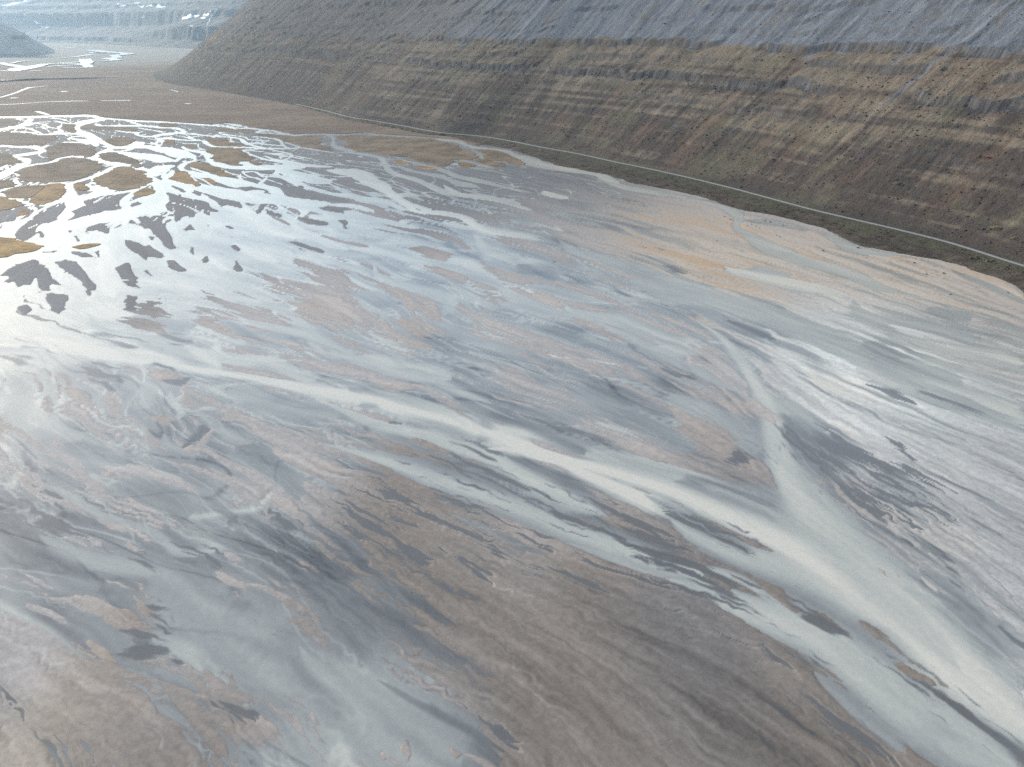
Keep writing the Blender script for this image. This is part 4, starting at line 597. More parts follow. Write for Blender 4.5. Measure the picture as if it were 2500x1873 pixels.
SHRUBS = [('yellow', 'yellow shrub halfway up the slope, left of the others', -49.7, 1194.0, 41.5, 2.6), ('yellow', 'tiny yellow shrub high above the left road bend', -123.8, 1289.9, 49.0, 1.4), ('yellow', 'yellow shrub just above the road bend by the marsh', 11.2, 1085.7, 12.9, 1.8), ('red', 'lone red shrub on the lower slope in the middle', 164.9, 942.4, 39.5, 2.2), ('red', 'bright red shrub on the right half of the slope', 296.0, 755.8, 47.7, 2.0), ('yellow', 'pale yellow shrub left of the red ones', 236.0, 800.8, 27.0, 2.4), ('yellow', 'yellow shrub on the slope near the centre, above the road', 197.3, 869.1, 28.9, 2.4), ('red', 'dull red shrub in the middle of the right slope', 315.1, 701.4, 42.7, 1.8), ('red', 'red shrub close above the road', 204.8, 789.1, 7.4, 2.0), ('red', 'reddish shrub uphill of the road shrub', 237.3, 744.0, 10.1, 2.0), ('straw', 'straw-coloured shrub patch low on the right slope', 331.7, 625.1, 29.1, 3.0), ('straw', 'broad pale straw shrub patch above the right road', 362.0, 527.4, 15.5, 4.0), ('straw', 'small pale shrub at the right edge above the road', 364.3, 507.4, 13.1, 2.4), ('red', 'faint red shrub high on the far right slope', 387.8, 600.1, 54.7, 2.0), ('red', 'rusty shrub on the grassy bank below the road', 269.2, 578.3, 1.3, 1.8)]
BOULDERS = [(187.9, 626.8, 0.81), (189.7, 615.4, 0.96), (198.3, 593.6, 0.6), (203.2, 598.9, 0.75), (204.7, 590.9, 0.67), (205.8, 585.7, 0.65), (212.7, 563.3, 0.69), (213.5, 557.6, 0.77), (218.0, 609.8, 0.8), (221.8, 607.0, 0.87), (228.9, 595.2, 0.81), (232.5, 518.6, 0.94), (160.4, 546.9, 0.7), (262.1, 527.0, 1.04), (256.8, 500.4, 0.61), (285.7, 488.9, 0.94), (280.7, 463.1, 0.81), (293.7, 465.5, 0.88), (312.7, 425.5, 0.67), (274.8, 422.6, 0.7)]
BOULDER_LABELS = ['dark boulder left of the pair at the bend of the shore channel', 'dark boulder right of the pair at the bend of the shore channel', 'dark boulder first in the cluster below the shore channel bend', 'dark boulder second in the cluster below the shore channel bend', 'dark boulder third in the cluster below the shore channel bend', 'dark boulder last in the cluster below the shore channel bend', 'dark boulder left one of two on streaked mud below the cluster', 'dark boulder right one of two on streaked mud below the cluster', 'dark boulder close under the bank, left of a pair', 'dark boulder close under the bank, right of a pair', 'dark boulder alone under the bank below a gully', 'dark boulder alone on ochre sand in the right middle', 'dark boulder alone on peach sand left of the shore channel', 'dark boulder in shallow water by the bank', 'dark boulder on peach sand below the bank notch', 'dark boulder on pale sand under the straight bank', 'dark boulder on peach sand, left of two far-right ones', 'dark boulder on peach sand, right of two far-right ones', 'dark boulder at the far right end of the shore', 'dark boulder by the ochre streak at the far right']
LOG = (-158.6, 999.9)
POND = [(-327.7, 1486.6), (-318.9, 1496.8), (-302.2, 1486.6), (-277.7, 1446.8), (-280.3, 1437.2), (-295.2, 1450.1), (-312.7, 1466.4)]


# ------------------------------------------------------------------ numeric helpers
_rng = np.random.RandomState(7)
_PT = _rng.permutation(4096).astype(np.int32)
_VT = (_rng.rand(4096) * 2 - 1).astype(np.float32)

def vnoise(x, y, seed=0):
    xi = np.floor(x); yi = np.floor(y)
    fx = (x - xi).astype(np.float32); fy = (y - yi).astype(np.float32)
    xi = xi.astype(np.int32) + seed * 131; yi = yi.astype(np.int32) + seed * 57
    fx = fx * fx * fx * (fx * (fx * 6 - 15) + 10); fy = fy * fy * fy * (fy * (fy * 6 - 15) + 10)
    a = _PT[xi & 4095]; b = _PT[(xi + 1) & 4095]
    v00 = _VT[(a + yi) & 4095]; v10 = _VT[(b + yi) & 4095]
    v01 = _VT[(a + yi + 1) & 4095]; v11 = _VT[(b + yi + 1) & 4095]
    u0 = v00 + (v10 - v00) * fx; u1 = v01 + (v11 - v01) * fx
    return u0 + (u1 - u0) * fy

def fbm(x, y, octv=4, seed=0, gain=0.5):
    r = 0; a = 1.0; t = 0; c, s = math.cos(0.6), math.sin(0.6)
    for k in range(octv):
        r = r + a * vnoise(x, y, seed + k * 7); t += a * a; a *= gain
        x, y = (x * c - y * s) * 2.03 + 11.3, (x * s + y * c) * 2.03 - 4.7
    return r / math.sqrt(t)

def sst(a, b, x):
    t = np.clip((x - a) / (b - a), 0, 1)
    return t * t * (3 - 2 * t)

def mixa(a, b, t): return a + (b - a) * t

def poly_sdf(px, py, poly):
    """signed distance to a closed outline, positive inside"""
    P = np.asarray(poly, float); n = len(P)
    d = np.full(px.shape, 1e18); inside = np.zeros(px.shape, bool)
    for i in range(n):
        x0, y0 = P[i]; x1, y1 = P[(i + 1) % n]
        ex, ey = x1 - x0, y1 - y0
        t = np.clip(((px - x0) * ex + (py - y0) * ey) / (ex * ex + ey * ey + 1e-9), 0, 1)
        d = np.minimum(d, (px - x0 - t * ex) ** 2 + (py - y0 - t * ey) ** 2)
        c = ((y0 > py) != (y1 > py)) & (px < (x1 - x0) * (py - y0) / (y1 - y0 + 1e-12) + x0)
        inside ^= c
    d = np.sqrt(d)
    return np.where(inside, d, -d)

def smooth_line(P, step=None, n=None, it=2):
    """Catmull-Rom resampling of an open polyline of k columns"""
    P = np.asarray(P, float)
    Q = np.vstack([2 * P[0] - P[1], P, 2 * P[-1] - P[-2]])
    out = []
    for i in range(1, len(Q) - 2):
        p0, p1, p2, p3 = Q[i - 1], Q[i], Q[i + 1], Q[i + 2]
        m = n or max(2, int(np.hypot(*(p2 - p1)[:2]) / step))
        for t in np.arange(m) / m:
            out.append(0.5 * (2 * p1 + (p2 - p0) * t + (2 * p0 - 5 * p1 + 4 * p2 - p3) * t * t + (3 * p1 - p0 - 3 * p2 + p3) * t ** 3))
    out.append(P[-1])
    return np.array(out)

# ------------------------------------------------------------------ object helpers
def tag(o, label=None, cat=None, group=None, kind=None):
    if label: o['label'] = label
    if cat: o['category'] = cat
    if group: o['group'] = group
    if kind: o['kind'] = kind
    return o

def mesh_obj(name, verts, faces, mat, parent=None, smooth=True):
    me = bpy.data.meshes.new(name)
    verts = np.asarray(verts, np.float32); faces = np.asarray(faces, np.int32)
    me.vertices.add(len(verts)); me.vertices.foreach_set('co', verts.ravel())
    k = faces.shape[1]
    me.loops.add(faces.size); me.loops.foreach_set('vertex_index', faces.ravel())
    me.polygons.add(len(faces))
    me.polygons.foreach_set('loop_start', np.arange(0, faces.size, k, dtype=np.int32))
    me.polygons.foreach_set('loop_total', np.full(len(faces), k, np.int32))
    me.polygons.foreach_set('use_smooth', np.full(len(faces), smooth))
    me.update(calc_edges=True)
    o = bpy.data.objects.new(name, me)
    COL.objects.link(o)
    if mat: me.materials.append(mat)
    if parent: o.parent = parent
    return o

def fattr(o, name, v):
    a = o.data.attributes.new(name, 'FLOAT', 'POINT'); a.data.foreach_set('value', np.asarray(v, np.float32).ravel())

def cattr(o, name, rgb):
    a = o.data.attributes.new(name, 'FLOAT_COLOR', 'POINT')
    c = np.ones((len(rgb), 4), np.float32); c[:, :3] = rgb
    a.data.foreach_set('color', c.ravel())

def grid_faces(nr, nc):
    i = np.arange(nr * nc).reshape(nr, nc)
    return np.stack([i[:-1, :-1], i[:-1, 1:], i[1:, 1:], i[1:, :-1]], -1).reshape(-1, 4)

def compact(verts, faces, *attrs):
    use = np.zeros(len(verts), bool); use[faces.ravel()] = True
    m = np.cumsum(use) - 1
    return (verts[use], m[faces]) + tuple(a[use] for a in attrs)

class NT:
    """tiny node-tree builder"""
    def __init__(self, name):
        self.m = bpy.data.materials.new(name); self.m.use_nodes = True
        self.t = self.m.node_tree; self.t.nodes.clear()
        self.out = self.n('ShaderNodeOutputMaterial')
    def n(self, k, **kw):
        x = self.t.nodes.new(k)
        for a, b in kw.items(): setattr(x, a, b)
        return x
    def l(self, a, b): self.t.links.new(a, b)
    def put(self, sock, v):
        if hasattr(v, 'node'): self.l(v, sock)
        elif v is not None: sock.default_value = v
    def attr(self, name, out='Fac'):
        return self.n('ShaderNodeAttribute', attribute_name=name).outputs[out]
    def math(self, op, a, b=None, c=None, clamp=False):
        x = self.n('ShaderNodeMath', operation=op, use_clamp=clamp)
        self.put(x.inputs[0], a)
        if b is not None: self.put(x.inputs[1], b)
        if c is not None: self.put(x.inputs[2], c)
        return x.outputs[0]
    def mix(self, f, a, b, blend='MIX'):
        x = self.n('ShaderNodeMix', data_type='RGBA', blend_type=blend)
        self.put(x.inputs[0], f); self.put(x.inputs[6], a); self.put(x.inputs[7], b)
        return x.outputs[2]
    def coords(self, scale=(1, 1, 1), rot=(0, 0, 0), src='Object'):
        tc = self.n('ShaderNodeTexCoord'); mp = self.n('ShaderNodeMapping')
        mp.inputs['Scale'].default_value = scale; mp.inputs['Rotation'].default_value = rot
        self.l(tc.outputs[src], mp.inputs[0]); return mp.outputs[0]
    def noise(self, vec, scale, detail=4, rough=.55, dist=0):
        x = self.n('ShaderNodeTexNoise'); self.l(vec, x.inputs['Vector'])
        x.inputs['Scale'].default_value = scale; x.inputs['Detail'].default_value = detail
        x.inputs['Roughness'].default_value = rough; x.inputs['Distortion'].default_value = dist
        return x.outputs['Fac']
    def ramp(self, f, stops, interp='LINEAR'):
        x = self.n('ShaderNodeValToRGB'); self.put(x.inputs[0], f); r = x.color_ramp; r.interpolation = interp
        while len(r.elements) < len(stops): r.elements.new(0.5)
        for e, (p, c) in zip(r.elements, stops): e.position = p; e.color = tuple(c) + (1,) if len(c) == 3 else c
        return x.outputs[0]
    def maprange(self, v, a, b, c, d):
        x = self.n('ShaderNodeMapRange'); self.put(x.inputs[0], v)
        for i, q in enumerate((a, b, c, d)): self.put(x.inputs[i + 1], q)
        return x.outputs[0]
    def bump(self, h, strength=.3, dist=1.0):
        x = self.n('ShaderNodeBump'); x.inputs['Strength'].default_value = strength; x.inputs['Distance'].default_value = dist
        self.l(h, x.inputs['Height']); return x.outputs[0]
    def bsdf(self, color, rough, spec=.5, ior=None, normal=None, alpha=None):
        b = self.n('ShaderNodeBsdfPrincipled')
        self.put(b.inputs['Base Color'], color); self.put(b.inputs['Roughness'], rough)
        b.inputs['Specular IOR Level'].default_value = spec
        if ior: b.inputs['IOR'].default_value = ior
        if normal is not None: self.l(normal, b.inputs['Normal'])
        if alpha is not None: self.put(b.inputs['Alpha'], alpha)
        self.l(b.outputs[0], self.out.inputs[0]); return b

# ------------------------------------------------------------------ materials
def mat_flat():
    k = NT('sand_flat')
    v = k.coords()
    n1 = k.noise(v, .35, 6, .6); n2 = k.noise(v, 3.0, 3, .6)
    f = k.math('ADD', k.maprange(n1, .25, .75, .84, 1.14), k.maprange(n2, .2, .8, -.11, .11))
    cc = k.n('ShaderNodeCombineColor'); [k.put(cc.inputs[i], f) for i in range(3)]
    col = k.mix(1.0, k.attr('tone', 'Color'), cc.outputs[0], 'MULTIPLY')
    rough = k.maprange(k.attr('wet'), 0, 1, .9, .68)
    k.bsdf(col, rough, .25, normal=k.bump(n2, .2, .06))
    return k.m

def mat_water():
    k = NT('silty_water')
    v = k.coords()
    col = k.attr('tone', 'Color')
    n1 = k.noise(v, .6, 5, .6)
    f = k.maprange(n1, .25, .75, .93, 1.07)
    cc = k.n('ShaderNodeCombineColor'); [k.put(cc.inputs[i], f) for i in range(3)]
    col = k.mix(1.0, col, cc.outputs[0], 'MULTIPLY')
    w = k.noise(k.coords((1, 1, 1)), 1.6, 3, .5)
    k.bsdf(col, .19, .5, 1.33, normal=k.bump(w, .10, .12))
    return k.m

def mat_tone(name, rough=.9, spec=.15, s1=.25, s2=1.5, amp=.3, bump=.6, bd=.5):
    k = NT(name); v = k.coords()
    n1 = k.noise(v, s1, 6, .65); n2 = k.noise(v, s2, 4, .65)
    f = k.math('ADD', k.maprange(n1, .25, .75, 1 - amp, 1 + amp), k.maprange(n2, .2, .8, -amp * .8, amp * .8))
    cc = k.n('ShaderNodeCombineColor'); [k.put(cc.inputs[i], f) for i in range(3)]
    col = k.mix(1.0, k.attr('tone', 'Color'), cc.outputs[0], 'MULTIPLY')
    k.bsdf(col, rough, spec, normal=k.bump(n2, bump, bd))
    return k.m

def mat_hill():
    """heath, grass and scree: grain drawn out down the slope (attribute fall: metres along, metres up)"""
    k = NT('hillside_heath')
    at = k.n('ShaderNodeAttribute', attribute_name='fall').outputs['Vector']
    mp = k.n('ShaderNodeMapping'); mp.inputs['Scale'].default_value = (1, .22, 1); k.l(at, mp.inputs[0])
    s1 = k.noise(mp.outputs[0], .45, 6, .7); s0 = k.noise(mp.outputs[0], .09, 5, .65)
    v = k.coords(); n2 = k.noise(v, .7, 4, .7); n3 = k.noise(v, .16, 5, .65)
    f = k.math('ADD', k.maprange(s1, .25, .75, .74, 1.26), k.maprange(n2, .25, .75, -.42, .42))
    f = k.math('ADD', f, k.maprange(s0, .3, .7, -.12, .12))
    cc = k.n('ShaderNodeCombineColor'); [k.put(cc.inputs[i], f) for i in range(3)]
    col = k.mix(1.0, k.attr('tone', 'Color'), cc.outputs[0], 'MULTIPLY')
    # warm and cool drift in the vegetation
    col = k.mix(k.maprange(n3, .45, .7, 0, .35), col, k.mix(1.0, col, (1.35, 1.0, .72, 1), 'MULTIPLY'))
    b = k.math('ADD', k.math('MULTIPLY', s1, .6), n2)
    k.bsdf(col, .92, .1, normal=k.bump(b, .7, 1.2))
    return k.m

def mat_marsh():
    k = NT('marsh_grass'); v = k.coords()
    oi = k.n('ShaderNodeObjectInfo')
    n1 = k.noise(v, .03, 5, .6); n2 = k.noise(v, .2, 5, .65); n3 = k.noise(k.coords((1, .35, 1)), 1.0, 4, .65)
    dark = k.mix(1.0, oi.outputs['Color'], (.42, .44, .45, 1), 'MULTIPLY')
    col = k.mix(k.maprange(n1, .42, .58, 0, .8), oi.outputs['Color'], dark)
    col = k.mix(k.maprange(n2, .48, .62, 0, .6), col, k.mix(1.0, oi.outputs['Color'], (1.35, 1.2, 1.0, 1), 'MULTIPLY'))
    f = k.maprange(n3, .25, .75, .75, 1.25)
    cc = k.n('ShaderNodeCombineColor'); [k.put(cc.inputs[i], f) for i in range(3)]
    col = k.mix(1.0, col, cc.outputs[0], 'MULTIPLY')
    k.bsdf(col, .92, .12, normal=k.bump(n3, .5, .4))
    return k.m

def mat_plain(name, c, amp=.2, scale=.6, rough=.9, spec=.2, bump=.4, bd=.2):
    k = NT(name); v = k.coords(); n = k.noise(v, scale, 5, .6)
    f = k.maprange(n, .25, .75, 1 - amp, 1 + amp)
    cc = k.n('ShaderNodeCombineColor'); [k.put(cc.inputs[i], f) for i in range(3)]
    col = k.mix(1.0, tuple(c) + (1,), cc.outputs[0], 'MULTIPLY')
    k.bsdf(col, rough, spec, normal=k.bump(n, bump, bd))
    return k.m

def mat_marsh_plain():
    k = NT('marsh_plain_turf'); v = k.coords((.6, 1, 1))
    n0 = k.noise(v, .006, 5, .6); n1 = k.noise(v, .03, 6, .65, .5); n2 = k.noise(v, .15, 5, .7)
    col = k.mix(k.maprange(n0, .38, .62, 0, 1), (.150, .105, .076, 1), (.205, .150, .104, 1))
    col = k.mix(k.maprange(n1, .5, .68, 0, .7), col, (.100, .078, .062, 1))
    col = k.mix(k.maprange(n1, .42, .28, 0, .6), col, (.25, .19, .135, 1))
    f = k.maprange(n2, .25, .75, .72, 1.28)
    cc = k.n('ShaderNodeCombineColor'); [k.put(cc.inputs[i], f) for i in range(3)]
    k.bsdf(k.mix(1.0, col, cc.outputs[0], 'MULTIPLY'), .95, .08, normal=k.bump(n2, .6, 1.0))
    return k.m

M_FLAT, M_WATER, M_HILL, M_MARSH = mat_flat(), mat_water(), mat_hill(), mat_marsh()
M_FAR = mat_tone('far_rock', .95, .08, .012, .05, .28, .8, 6)
M_FLOOR = mat_tone('valley_gravel', .9, .15, .02, .12, .2, .3, .6)
M_ROAD = mat_plain('road_gravel', (.25, .245, .23), .12, .5)
M_SNOW = mat_plain('old_snow', (.82, .84, .86), .06, .05, .7)
M_FALL = mat_plain('white_water', (.72, .75, .77), .15, .3, .5)
M_RIVER = mat_plain('pale_river', (.42, .46, .48), .05, .1, .22, .5, .1, .05)
M_ROCK = mat_plain('dark_basalt', (.07, .072, .078), .35, 1.2, .9, .15, .7, .3)

# ------------------------------------------------------------------ the delta: sand flat and water
NR, NC = 740, 900
dep = np.radians(np.r_[np.linspace(58.5, 12.0, 530, endpoint=False), np.linspace(12.0, 5.0, NR - 530)])
Yr = CAM_H / np.tan(dep)
half = 0.7213 * (Yr * math.cos(PITCH) + CAM_H * math.sin(PITCH)) * 1.10
U = np.linspace(-1, 1, NC)
GX = half[:, None] * U[None, :]
GY = np.repeat(Yr[:, None], NC, 1)
sh = (NR, NC)
X = GX.ravel().astype(np.float32); Y = GY.ravel().astype(np.float32); N_ = X.size

chan = []
for pts, d_, t_, s_ in CHANNELS:
    chan.append((smooth_line(pts, n=4), d_, t_, s_))

# direction of the current, spread from the channels traced in image pixels
fp, fd = [], []
for c, d_, t_, s_ in chan:
    if len(c) < 3: continue
    T = np.gradient(c[:, :2], axis=0); T /= np.hypot(T[:, 0], T[:, 1])[:, None] + 1e-9
    fp.append(c[::2, :2]); fd.append(T[::2])
fp = np.vstack(fp); fd = np.vstack(fd)
# channels can be listed in either sense; turn all of them to run out of the river mouth
mouth = np.array((-450.0, 900.0))
out_dir = fp - mouth; out_dir /= np.hypot(out_dir[:, 0], out_dir[:, 1])[:, None] + 1e-9
fd *= np.where((fd * out_dir).sum(1) < 0, -1, 1)[:, None]
cr = np.linspace(0, NR - 1, 84).astype(int); cc_ = np.linspace(0, NC - 1, 110).astype(int)
cx = GX[np.ix_(cr, cc_)].ravel(); cy = GY[np.ix_(cr, cc_)].ravel()
FX = np.zeros(cx.size); FY = np.zeros(cx.size)
for k0 in range(0, cx.size, 1500):
    sl = slice(k0, k0 + 1500)
    dx = cx[sl, None] - fp[None, :, 0]; dy = cy[sl, None] - fp[None, :, 1]
    r2 = (dx * dx + (dy * .6) ** 2) / (0.055 * cy[sl, None]) ** 2
    w = 1 / (1 + r2) ** 2
    FX[sl] = (w * fd[None, :, 0]).sum(1); FY[sl] = (w * fd[None, :, 1]).sum(1)
    ox, oy = cx[sl] - mouth[0], cy[sl] - mouth[1]; q = np.hypot(ox, oy) + 1e-6
    FX[sl] += .05 * ox / q; FY[sl] += .05 * oy / q
q = np.hypot(FX, FY) + 1e-9; FX /= q; FY /= q
def up(a):
    a = a.reshape(len(cr), len(cc_))
    b = np.empty((len(cr), NC))
    for i in range(len(cr)): b[i] = np.interp(np.arange(NC), cc_, a[i])
    o = np.empty(sh)
    for j in range(NC): o[:, j] = np.interp(np.arange(NR), cr, b[:, j])
    return o.ravel()
FX = up(FX); FY = up(FY); q = np.hypot(FX, FY) + 1e-9; FX /= q; FY /= q

def streak(lam, seed, steps=9, el=.75):
    """noise combed along the current: grains of lam metres drawn out downstream"""
    wx = X + 1.2 * lam * fbm(X / (lam * 5), Y / (lam * 5), 2, seed + 40)
    wy = Y + 1.2 * lam * fbm(X / (lam * 5) + 9, Y / (lam * 5), 2, seed + 50)
    s = 0; tw = 0
    for k in range(steps):
        o = (k - (steps - 1) / 2) * el * lam
        w = math.exp(-((k - (steps - 1) / 2) / (steps * .38)) ** 2)
        s = s + w * vnoise((wx + FX * o) / lam, (wy + FY * o) / lam, seed); tw += w
    s = s / tw
    return s / (s.std() + 1e-6) * .5

dyr = np.abs(np.gradient(Yr)); DY = np.repeat(dyr[:, None], NC, 1).ravel()
def fade(lam): return np.clip(1.2 * lam / DY - .7, 0, 1)
CFX = FX.reshape(sh)[np.ix_(cr, cc_)]; CFY = FY.reshape(sh)[np.ix_(cr, cc_)]
drow = np.degrees(dep)[cr][::-1]
def flow_at(x, y):
    a = np.degrees(np.arctan2(CAM_H, np.maximum(y, 20)))
    r = np.interp(a, drow, np.arange(len(cr))[::-1].astype(float))
    hw = 0.7213 * (y * math.cos(PITCH) + CAM_H * math.sin(PITCH)) * 1.10
    c = np.clip((x / np.maximum(hw, 5) + 1) / 2 * (len(cc_) - 1), 0, len(cc_) - 1.001); r = np.clip(r, 0, len(cr) - 1.001)
    r0 = r.astype(int); c0 = c.astype(int); fr = (r - r0).astype(np.float32); fc = (c - c0).astype(np.float32)
    def bi(A): return (A[r0, c0] * (1 - fc) + A[r0, c0 + 1] * fc) * (1 - fr) + (A[r0 + 1, c0] * (1 - fc) + A[r0 + 1, c0 + 1] * fc) * fr
    return bi(CFX), bi(CFY)
def comb(specs, step, n):
    """noise averaged along the curved stream lines; specs = (grain, seed)"""
    acc = [0] * len(specs); tw = 0
    warp = [(1.0 * l * fbm(X / (l * 6), Y / (l * 6), 2, sd + 40), 1.0 * l * fbm(X / (l * 6) + 9, Y / (l * 6), 2, sd + 50)) for l, sd in specs]
    for sgn in (1, -1):
        x, y = X.copy(), Y.copy()
        for k in range(n + 1):
            if k or sgn > 0:
                w = math.exp(-(k / (n * .62)) ** 2); tw += w
                for q_, (l, sd) in enumerate(specs):
                    acc[q_] = acc[q_] + w * vnoise((x + warp[q_][0]) / l, (y + warp[q_][1]) / l, sd)
            if k < n:
                if k % 2 == 0: vx, vy = flow_at(x, y)
                x = x + sgn * step * vx; y = y + sgn * step * vy
    return [a_ / (a_.std() + 1e-6) * .5 for a_ in acc]
S0, S1 = comb([(22, 1), (7, 2)], 6.0, 13)
S2, = comb([(2.4, 3)], 2.2, 13)
LA, LB, LC = comb([(15, 11), (6.5, 12), (9, 13)], 6.0, 11)
LD, = comb([(2.8, 14)], 2.4, 11)
def thread(a, w): return np.exp(-(a / w) ** 2)            # thin lines that run with the current
T1 = thread(LA, .07) * sst(-.3, .3, LB); T2 = thread(LB, .085) * fade(3.5) * sst(-.4, .3, LA); T3 = thread(LC, .07) * fade(4.5); T4 = thread(LD, .10) * fade(1.6) * sst(-.2, .4, LC)
S1 = S1 * fade(7); S2 = S2 * fade(2.4)
S3 = streak(.9, 4, 21, 1.0) * fade(.9)
# small bedforms lying across the current
ph = (X * FX + Y * FY)
B0 = fbm(X / 45, Y / 45, 3, 21)
G1 = fbm(X / .8, Y / .8, 3, 23) * fade(.8)
# broader transverse bars that come in fields, and slow swirls in the silt
R2 = np.sin(ph * 2 * math.pi / 6.5 + 6 * fbm(X / 16, Y / 16, 3, 71)) * sst(.1, .8, fbm(X / 28, Y / 28, 3, 72)) * fade(3.2)
qx = X + 14 * fbm(X / 38, Y / 38, 3, 73); qy = Y + 14 * fbm(X / 38 + 5, Y / 38, 3, 74)
SW = fbm(qx / 30, qy / 30, 4, 75)

# regional character of the flat
wsum = 0; reg = [0, 0, 0]; tones = np.zeros((N_, 6))
for x, y, h_, t_, tn, am in REGIONS:
    s = .085 * y + 4
    w = np.exp(-(((X - x) / (s * 1.0)) ** 2 + ((Y - y) / (s * 2.0)) ** 2)) + 1e-6 / (1 + ((X - x) ** 2 + (Y - y) ** 2) / 1e4)
    wsum = wsum + w
    reg[0] = reg[0] + w * h_; reg[1] = reg[1] + w * t_; reg[2] = reg[2] + w * am
    tones[:, tn] += w
rh, rt, ra = (r / wsum for r in reg); tones /= wsum[:, None]

hgt = rh + ra * (.42 * S0 + .62 * S1 + .70 * S2 + .52 * S3 + .06 * R2)
T5 = thread(S1, .065) * fade(4.5) * sst(.1, -.3, LA); T6 = thread(S2, .09) * fade(1.8) * sst(-.1, .3, LC)
wetz = tones[:, 0] + tones[:, 4] + tones[:, 5] + .5 * tones[:, 3] + .45 * tones[:, 2] + .12 * tones[:, 1]
hgt = hgt - wetz * (.24 * T1 + .20 * T2 + .13 * T4 + .14 * T5)
up_delta = tones[:, 2] * sst(450, 650, Y)
hgt = hgt - up_delta * .55 * np.maximum(np.maximum(thread(LA, .055), .8 * thread(S0, .05)), .9 * thread(LC, .035) * sst(-.2, .2, LB))
silt = np.clip(rt + wetz * (.32 * T1 + .28 * T2 - .25 * T3 + .20 * T4 + .22 * T5 - .14 * T6) + .10 * S0 + .06 * B0 + (.09 + .07 * tones[:, 0]) * SW + .09 * S1 + .06 * S2 + .05 * S3, 0, 1)

wob = .30 * S1 + .22 * S2 + .10 * S3
def carve(c, reach, taper):
    P = c[:, :2]; W = c[:, 2]; mw = W.max() * reach
    idx = np.nonzero((X > P[:, 0].min() - mw) & (X < P[:, 0].max() + mw) & (Y > P[:, 1].min() - mw) & (Y < P[:, 1].max() + mw))[0]
    if not len(idx): return idx, None
    px, py = X[idx], Y[idx]; best = np.full(len(idx), 1e9); tau = np.zeros(len(idx))
    for i in range(len(P) - 1):
        ex, ey = P[i + 1] - P[i]
        t = np.clip(((px - P[i, 0]) * ex + (py - P[i, 1]) * ey) / (ex * ex + ey * ey + 1e-9), 0, 1)
        d = np.hypot(px - P[i, 0] - t * ex, py - P[i, 1] - t * ey) / (W[i] + (W[i + 1] - W[i]) * t)
        u = (i + t) / (len(P) - 1)
        tau = np.where(d < best, u, tau); best = np.minimum(best, d)
    if taper: best = best / np.clip(np.minimum(tau / .16, (1 - tau) / .12), .02, 1) ** .6
    return idx, best
def do_channels(sel):
    for c, d_, t_, s_ in chan:
        if not sel(s_): continue
        idx, qd = carve(c, 2.3, s_ > .3)
        if qd is None: continue
        qd = qd * (1 + (.75 if s_ > .3 else .35) * wob[idx])
        p = sst(1 + s_, 1 - s_, qd)
        if s_ > .3:
            hgt[idx] = np.minimum(hgt[idx], mixa(hgt[idx], -d_ * 1.0 + .18 * ra[idx] * S1[idx], p)) if t_ > .3 else mixa(hgt[idx], -d_, p)
        else:
            hgt[idx] = mixa(hgt[idx], -d_, p)
        silt[idx] = mixa(silt[idx], t_ + .04 * SW[idx] + .10 * S1[idx] + .07 * S2[idx] + .08 * (T2 - T3)[idx], np.clip(p * 1.1, 0, 1) * (.92 if t_ < .95 else 1))
dark = np.zeros(N_); pink = np.zeros(N_)
def do_patches(kinds):
    for kind, poly in PATCHES:
        if kind not in kinds: continue
        A = np.array(poly); size = min(np.ptp(A[:, 0]), np.ptp(A[:, 1])); m = size * .6 + 2
        idx = np.nonzero((X > A[:, 0].min() - m) & (X < A[:, 0].max() + m) & (Y > A[:, 1].min() - m) & (Y < A[:, 1].max() + m))[0]
        if not len(idx): continue
        sd = poly_sdf(X[idx], Y[idx], A) / size
        if kind == 'bar':
            p = sst(-.03, .05, sd + .09 * S2[idx] + .07 * S1[idx])
            top = .16 + .14 * S1[idx] + .10 * S2[idx]
            hgt[idx] = mixa(hgt[idx], top, p); dark[idx] = np.maximum(dark[idx], p); silt[idx] = mixa(silt[idx], .35, p * .6)
        elif kind == 'pool':
            p = sst(-.20, .20, sd + .42 * S2[idx] + .40 * S3[idx] + .14 * S1[idx] - .05)
            hgt[idx] = mixa(hgt[idx], -.13, p); silt[idx] = mixa(silt[idx], .06, p * .92)
        else:
            p = sst(-.14, .14, sd + .22 * S2[idx] + .16 * S3[idx] + .10 * S1[idx])
            hgt[idx] = mixa(hgt[idx], .13 + .10 * S1[idx] + .06 * S2[idx], p * .95); pink[idx] = np.maximum(pink[idx], p)
do_channels(lambda s: s > .3)
do_patches(('sand',))
do_patches(('bar',))
do_channels(lambda s: s <= .3)
do_patches(('pool',))

TONE = np.array([(.348, .316, .288), (.215, .178, .146), (.145, .143, .143), (.52, .43, .33), (.375, .358, .325), (.72, .70, .62)])  # brown entry: near sand bar, with foreground cloud shade put into its colour
tone = tones @ TONE
och = .82 * sst(220, 420, Y) * tones[:, 3] * np.maximum(.9 * sst(.15, .75, S0 * .6 + S1 * .6 + S2 * .35), .6 * np.maximum(T3, T2))
tone = mixa(tone, np.array((.36, .215, .10)), np.clip(och, 0, .85)[:, None])
tone = mixa(tone, np.array((.15, .15, .155)), np.clip(dark, 0, 1)[:, None] * .9)
tone = mixa(tone, tone * np.array((1.10, 1.06, 1.02)), pink[:, None])
tone = tone * np.clip(1 + .08 * S0 + .11 * S1 + .14 * S2 + .14 * S3 + .08 * G1, .55, 1.6)[:, None]
damp = sst(.10, .0, hgt) * (1 - dark) * (1 - tones[:, 2])
tone = tone * (1 - .06 * damp)[:, None]

